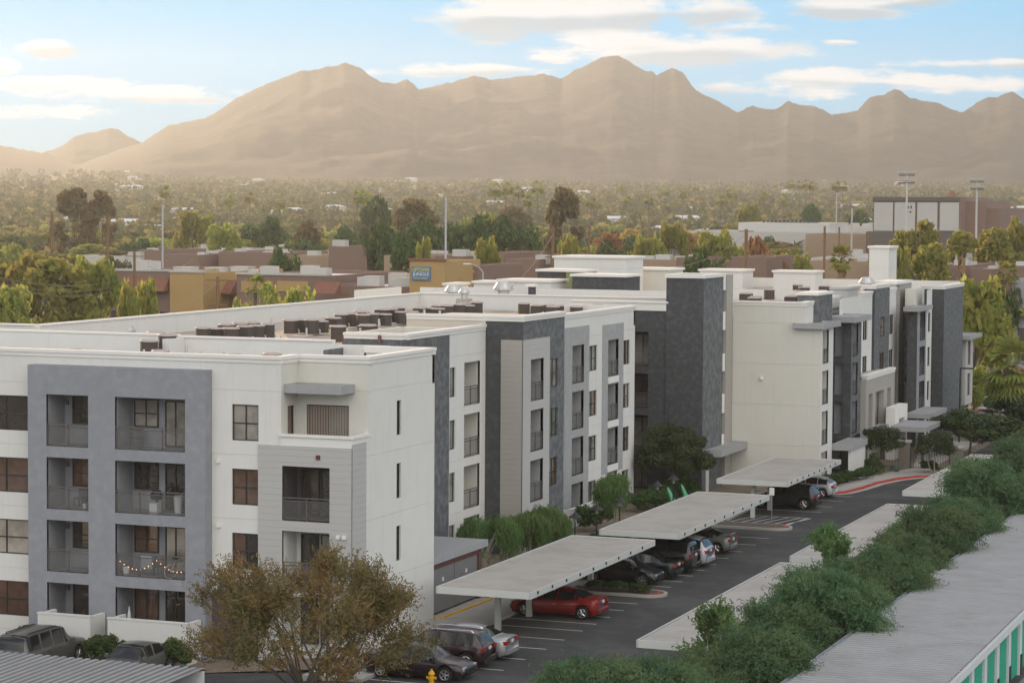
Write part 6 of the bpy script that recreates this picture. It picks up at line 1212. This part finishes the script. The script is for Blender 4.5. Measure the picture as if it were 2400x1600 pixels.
# far houses: pale roofs among the trees
hs = []
for i in range(95):
    px = rnd.uniform(0, 2400); d = 900*(3900/900)**rnd.random(); 
    if i < 30: px = rnd.choice((rnd.uniform(860, 1180), rnd.uniform(2120, 2400))); d = rnd.uniform(3300, 3850)
    p = atd(px, d); g = gz(d); w = rnd.uniform(9, 22); dp = rnd.uniform(8, 14); h = rnd.uniform(3.2, 5.5)
    if not hs:
        r0 = empty('house', (p.x, p.y, g-.5)); mb = MB(); mb.box(-.5, .5, 0, 1, 0, .82); mb.build('wall', PALE, r0); mb = MB(); mb.poly([(-.53, -.03, .82), (.53, -.03, .82), (.42, .5, 1), (-.42, .5, 1)]); mb.poly([(-.53, 1.03, .82), (.53, 1.03, .82), (.42, .5, 1), (-.42, .5, 1)]); mb.poly([(-.53, -.03, .82), (-.53, 1.03, .82), (-.42, .5, 1)]); mb.poly([(.53, -.03, .82), (.53, 1.03, .82), (.42, .5, 1)]); mb.build('roof', WROOF, r0); o = r0; tag(o, 'small pale roofed house among the distant trees', 'house', 'pale roofed houses in the distant town')
    else: o = dup(hs[0], (p.x, p.y, g-.5), rnd.choice((0, pi/2)))
    o.location = (p.x, p.y, g-.5+(3 if d > 3200 else 0)); o.scale = (w, dp, h+(3 if d < 3000 else 1)); hs.append(o)
# cars in the car park beyond on the right and left
c0 = car('suv', WHT, tuple(atd(2310, 262))[:2]+(-.9,), 1.9, 'white pickup like vehicle parked under the golden tree'); c0['group'] = 'vehicles under the golden tree'
x = car('sedan', RED, tuple(atd(2300, 246))[:2]+(-.9,), .4, 'bright red sedan in the sunlit car park beyond the canopy'); x = car('sedan', SIL, tuple(atd(2360, 262))[:2]+(-.9,), 1.9, 'silver sedan in the sunlit car park beyond the canopy')
for i, (px, d) in enumerate(((148, 258), (162, 262), (190, 258), (215, 264), (70, 258), (1800, 400), (1838, 405), (1870, 404), (1815, 420))): q = dup(c0, tuple(atd(px, d))[:2]+(-.9 if d < 300 else -.05,), rnd.uniform(0, 3), 1, ('parked white vehicle glimpsed under the left trees' if px < 300 else 'parked pale vehicle glimpsed between the small rusty trees'), 'vehicles glimpsed in the town')
flat('road', [tuple(atd(2250, 215))[:2], tuple(atd(2500, 215))[:2], tuple(atd(2480, 300))[:2], tuple(atd(2240, 300))[:2]], -.85, mat('sunlit_asphalt', (.16, .14, .13), noise=(.3, .2)))
flat('street', [tuple(atd(-100, 250))[:2], tuple(atd(1300, 270))[:2], tuple(atd(1300, 292))[:2], tuple(atd(-100, 275))[:2]], -.85, ASPH)
# ================================================================ mountains
ridge = [(-200, 352), (-100, 345), (0, 333), (50, 343), (80, 346), (105, 352), (170, 376), (185, 377), (240, 355), (280, 340), (325, 328), (350, 310), (390, 285), (410, 283), (440, 275), (470, 270), (500, 255), (540, 225), (590, 200), (640, 180), (690, 160), (715, 160), (740, 152), (765, 150), (790, 142), (810, 146), (830, 155), (850, 172), (880, 187), (905, 190), (935, 180), (950, 190), (960, 203), (1000, 195), (1020, 190), (1040, 188), (1060, 178), (1090, 172), (1130, 180), (1170, 177), (1200, 172), (1250, 168), (1290, 178), (1310, 165), (1350, 145), (1380, 130), (1405, 124), (1420, 126), (1440, 135), (1480, 160), (1500, 162), (1508, 171), (1540, 155), (1555, 155), (1570, 165), (1585, 190), (1600, 205), (1620, 217), (1650, 230), (1695, 258), (1715, 245), (1730, 240), (1745, 247), (1780, 250), (1810, 230), (1830, 237), (1850, 242), (1870, 240), (1910, 262), (1940, 257), (1970, 252), (1985, 235), (2000, 220), (2030, 215), (2055, 202), (2070, 207), (2090, 222), (2120, 230), (2150, 232), (2180, 247), (2210, 257), (2250, 230), (2270, 220), (2290, 222), (2310, 212), (2325, 208), (2340, 215), (2352, 225), (2450, 250), (2560, 240)]
back = [(60, 360), (105, 348), (125, 342), (150, 330), (170, 312), (195, 305), (220, 303), (250, 292), (270, 295), (290, 310), (325, 326), (380, 345), (450, 360)]
MTN = mat('desert_mountain', (.045, .038, .034), rough=1, spec=.05, noise=(.03, .6), mott=(.02, (.026, .026, .022), .42, .6))
from mathutils import noise as mn
def mountain(name, prof, rfun, rfoot, label, px0, px1, step, depth=900):
    V = []; F = []; cols = int((px1-px0)/step)+1; rows = 70
    for i in range(cols):
        px = px0+i*step; x = px/1.02041
        for (a, b), (c, d) in zip(prof, prof[1:]):
            if a <= x <= c: y = b+(d-b)*(x-a)/(c-a); break
        else: y = prof[0][1] if x < prof[0][0] else prof[-1][1]
        py = y*1.02041; jag = (mn.noise(Vector((px*.05, 3, 0)))*3.4+mn.noise(Vector((px*.17, 9, 0)))*2.6)
        dr = raydir(px, py); hh = hypot(dr.x, dr.y); ux, uy = dr.x/hh, dr.y/hh; rr_ = rfun(px); zr = CAMH+dr.z/hh*rr_
        for j in range(rows):
            t = j/(rows-1)
            if t <= .72:
                q = t/.72; r = rfoot+(rr_-rfoot)*q; g = gz(r)-6; sp_ = 1.0-q
                X, Y_ = ux*r, uy*r; rid = 1-abs(mn.noise(Vector((X*.0021, Y_*.0021, 5))))*2; f2 = mn.fractal(Vector((X*.006, Y_*.006, 1)), 1.0, 2.0, 5)
                z = g+(zr-g)*q**1.5+(rid*48+f2*46)*q*sp_*1.7*min(1, (zr-g)/250)-jag*rr_/FPX*max(0, (q-.86)/.14)**2
                z = min(z, CAMH+(zr-CAMH)*(r/rr_)*(.34+.66*q**.9)-2*(sp_ > 0)) if q > .05 else g+(z-g)*q/.05*.3
            else:
                q = (t-.72)/.28; r = rr_+depth*q; X, Y_ = ux*r, uy*r; z = zr-jag*rr_/FPX-(zr-gz(r)+20)*q**1.2
            V.append((X, Y_, z))
    for i in range(cols-1):
        for j in range(rows-1): q = i*rows+j; F.append((q, q+rows, q+rows+1, q+1))
    o = np_mesh(name, V, F, MTN, smooth=True); o['kind'] = 'structure'; o['label'] = label; return o
mountain('mountain', ridge, lambda px: 4750-450*math.tanh((px-1800)/420)+120*sin(px*.006), 3250, 'long jagged desert mountain ridge behind the town', -160, 2560, 5)
mountain('mountain', back, lambda px: 5750, 5000, 'small paler peak farther off behind the left end of the ridge', 70, 450, 6, 500)
# ================================================================ haze
me = MB(); me.box(-3600, 3600, -300, 6500, -2.2, 405); hz = me.build('haze', None); hz['kind'] = 'stuff'; hz['label'] = 'thin warm evening haze filling the valley air'; hz.rotation_euler = (0, 0, radians(20.763))
hm = bpy.data.materials.new('valley_haze'); hm.use_nodes = True; t = hm.node_tree; t.nodes.clear(); pv = N(t, 'ShaderNodeVolumePrincipled'); oo = N(t, 'ShaderNodeOutputMaterial')
pv.inputs['Color'].default_value = (.88, .93, .97, 1); pv.inputs['Density'].default_value = .00009; pv.inputs['Anisotropy'].default_value = .44
t.links.new(pv.outputs[0], oo.inputs['Volume']); hz.data.materials.append(hm)
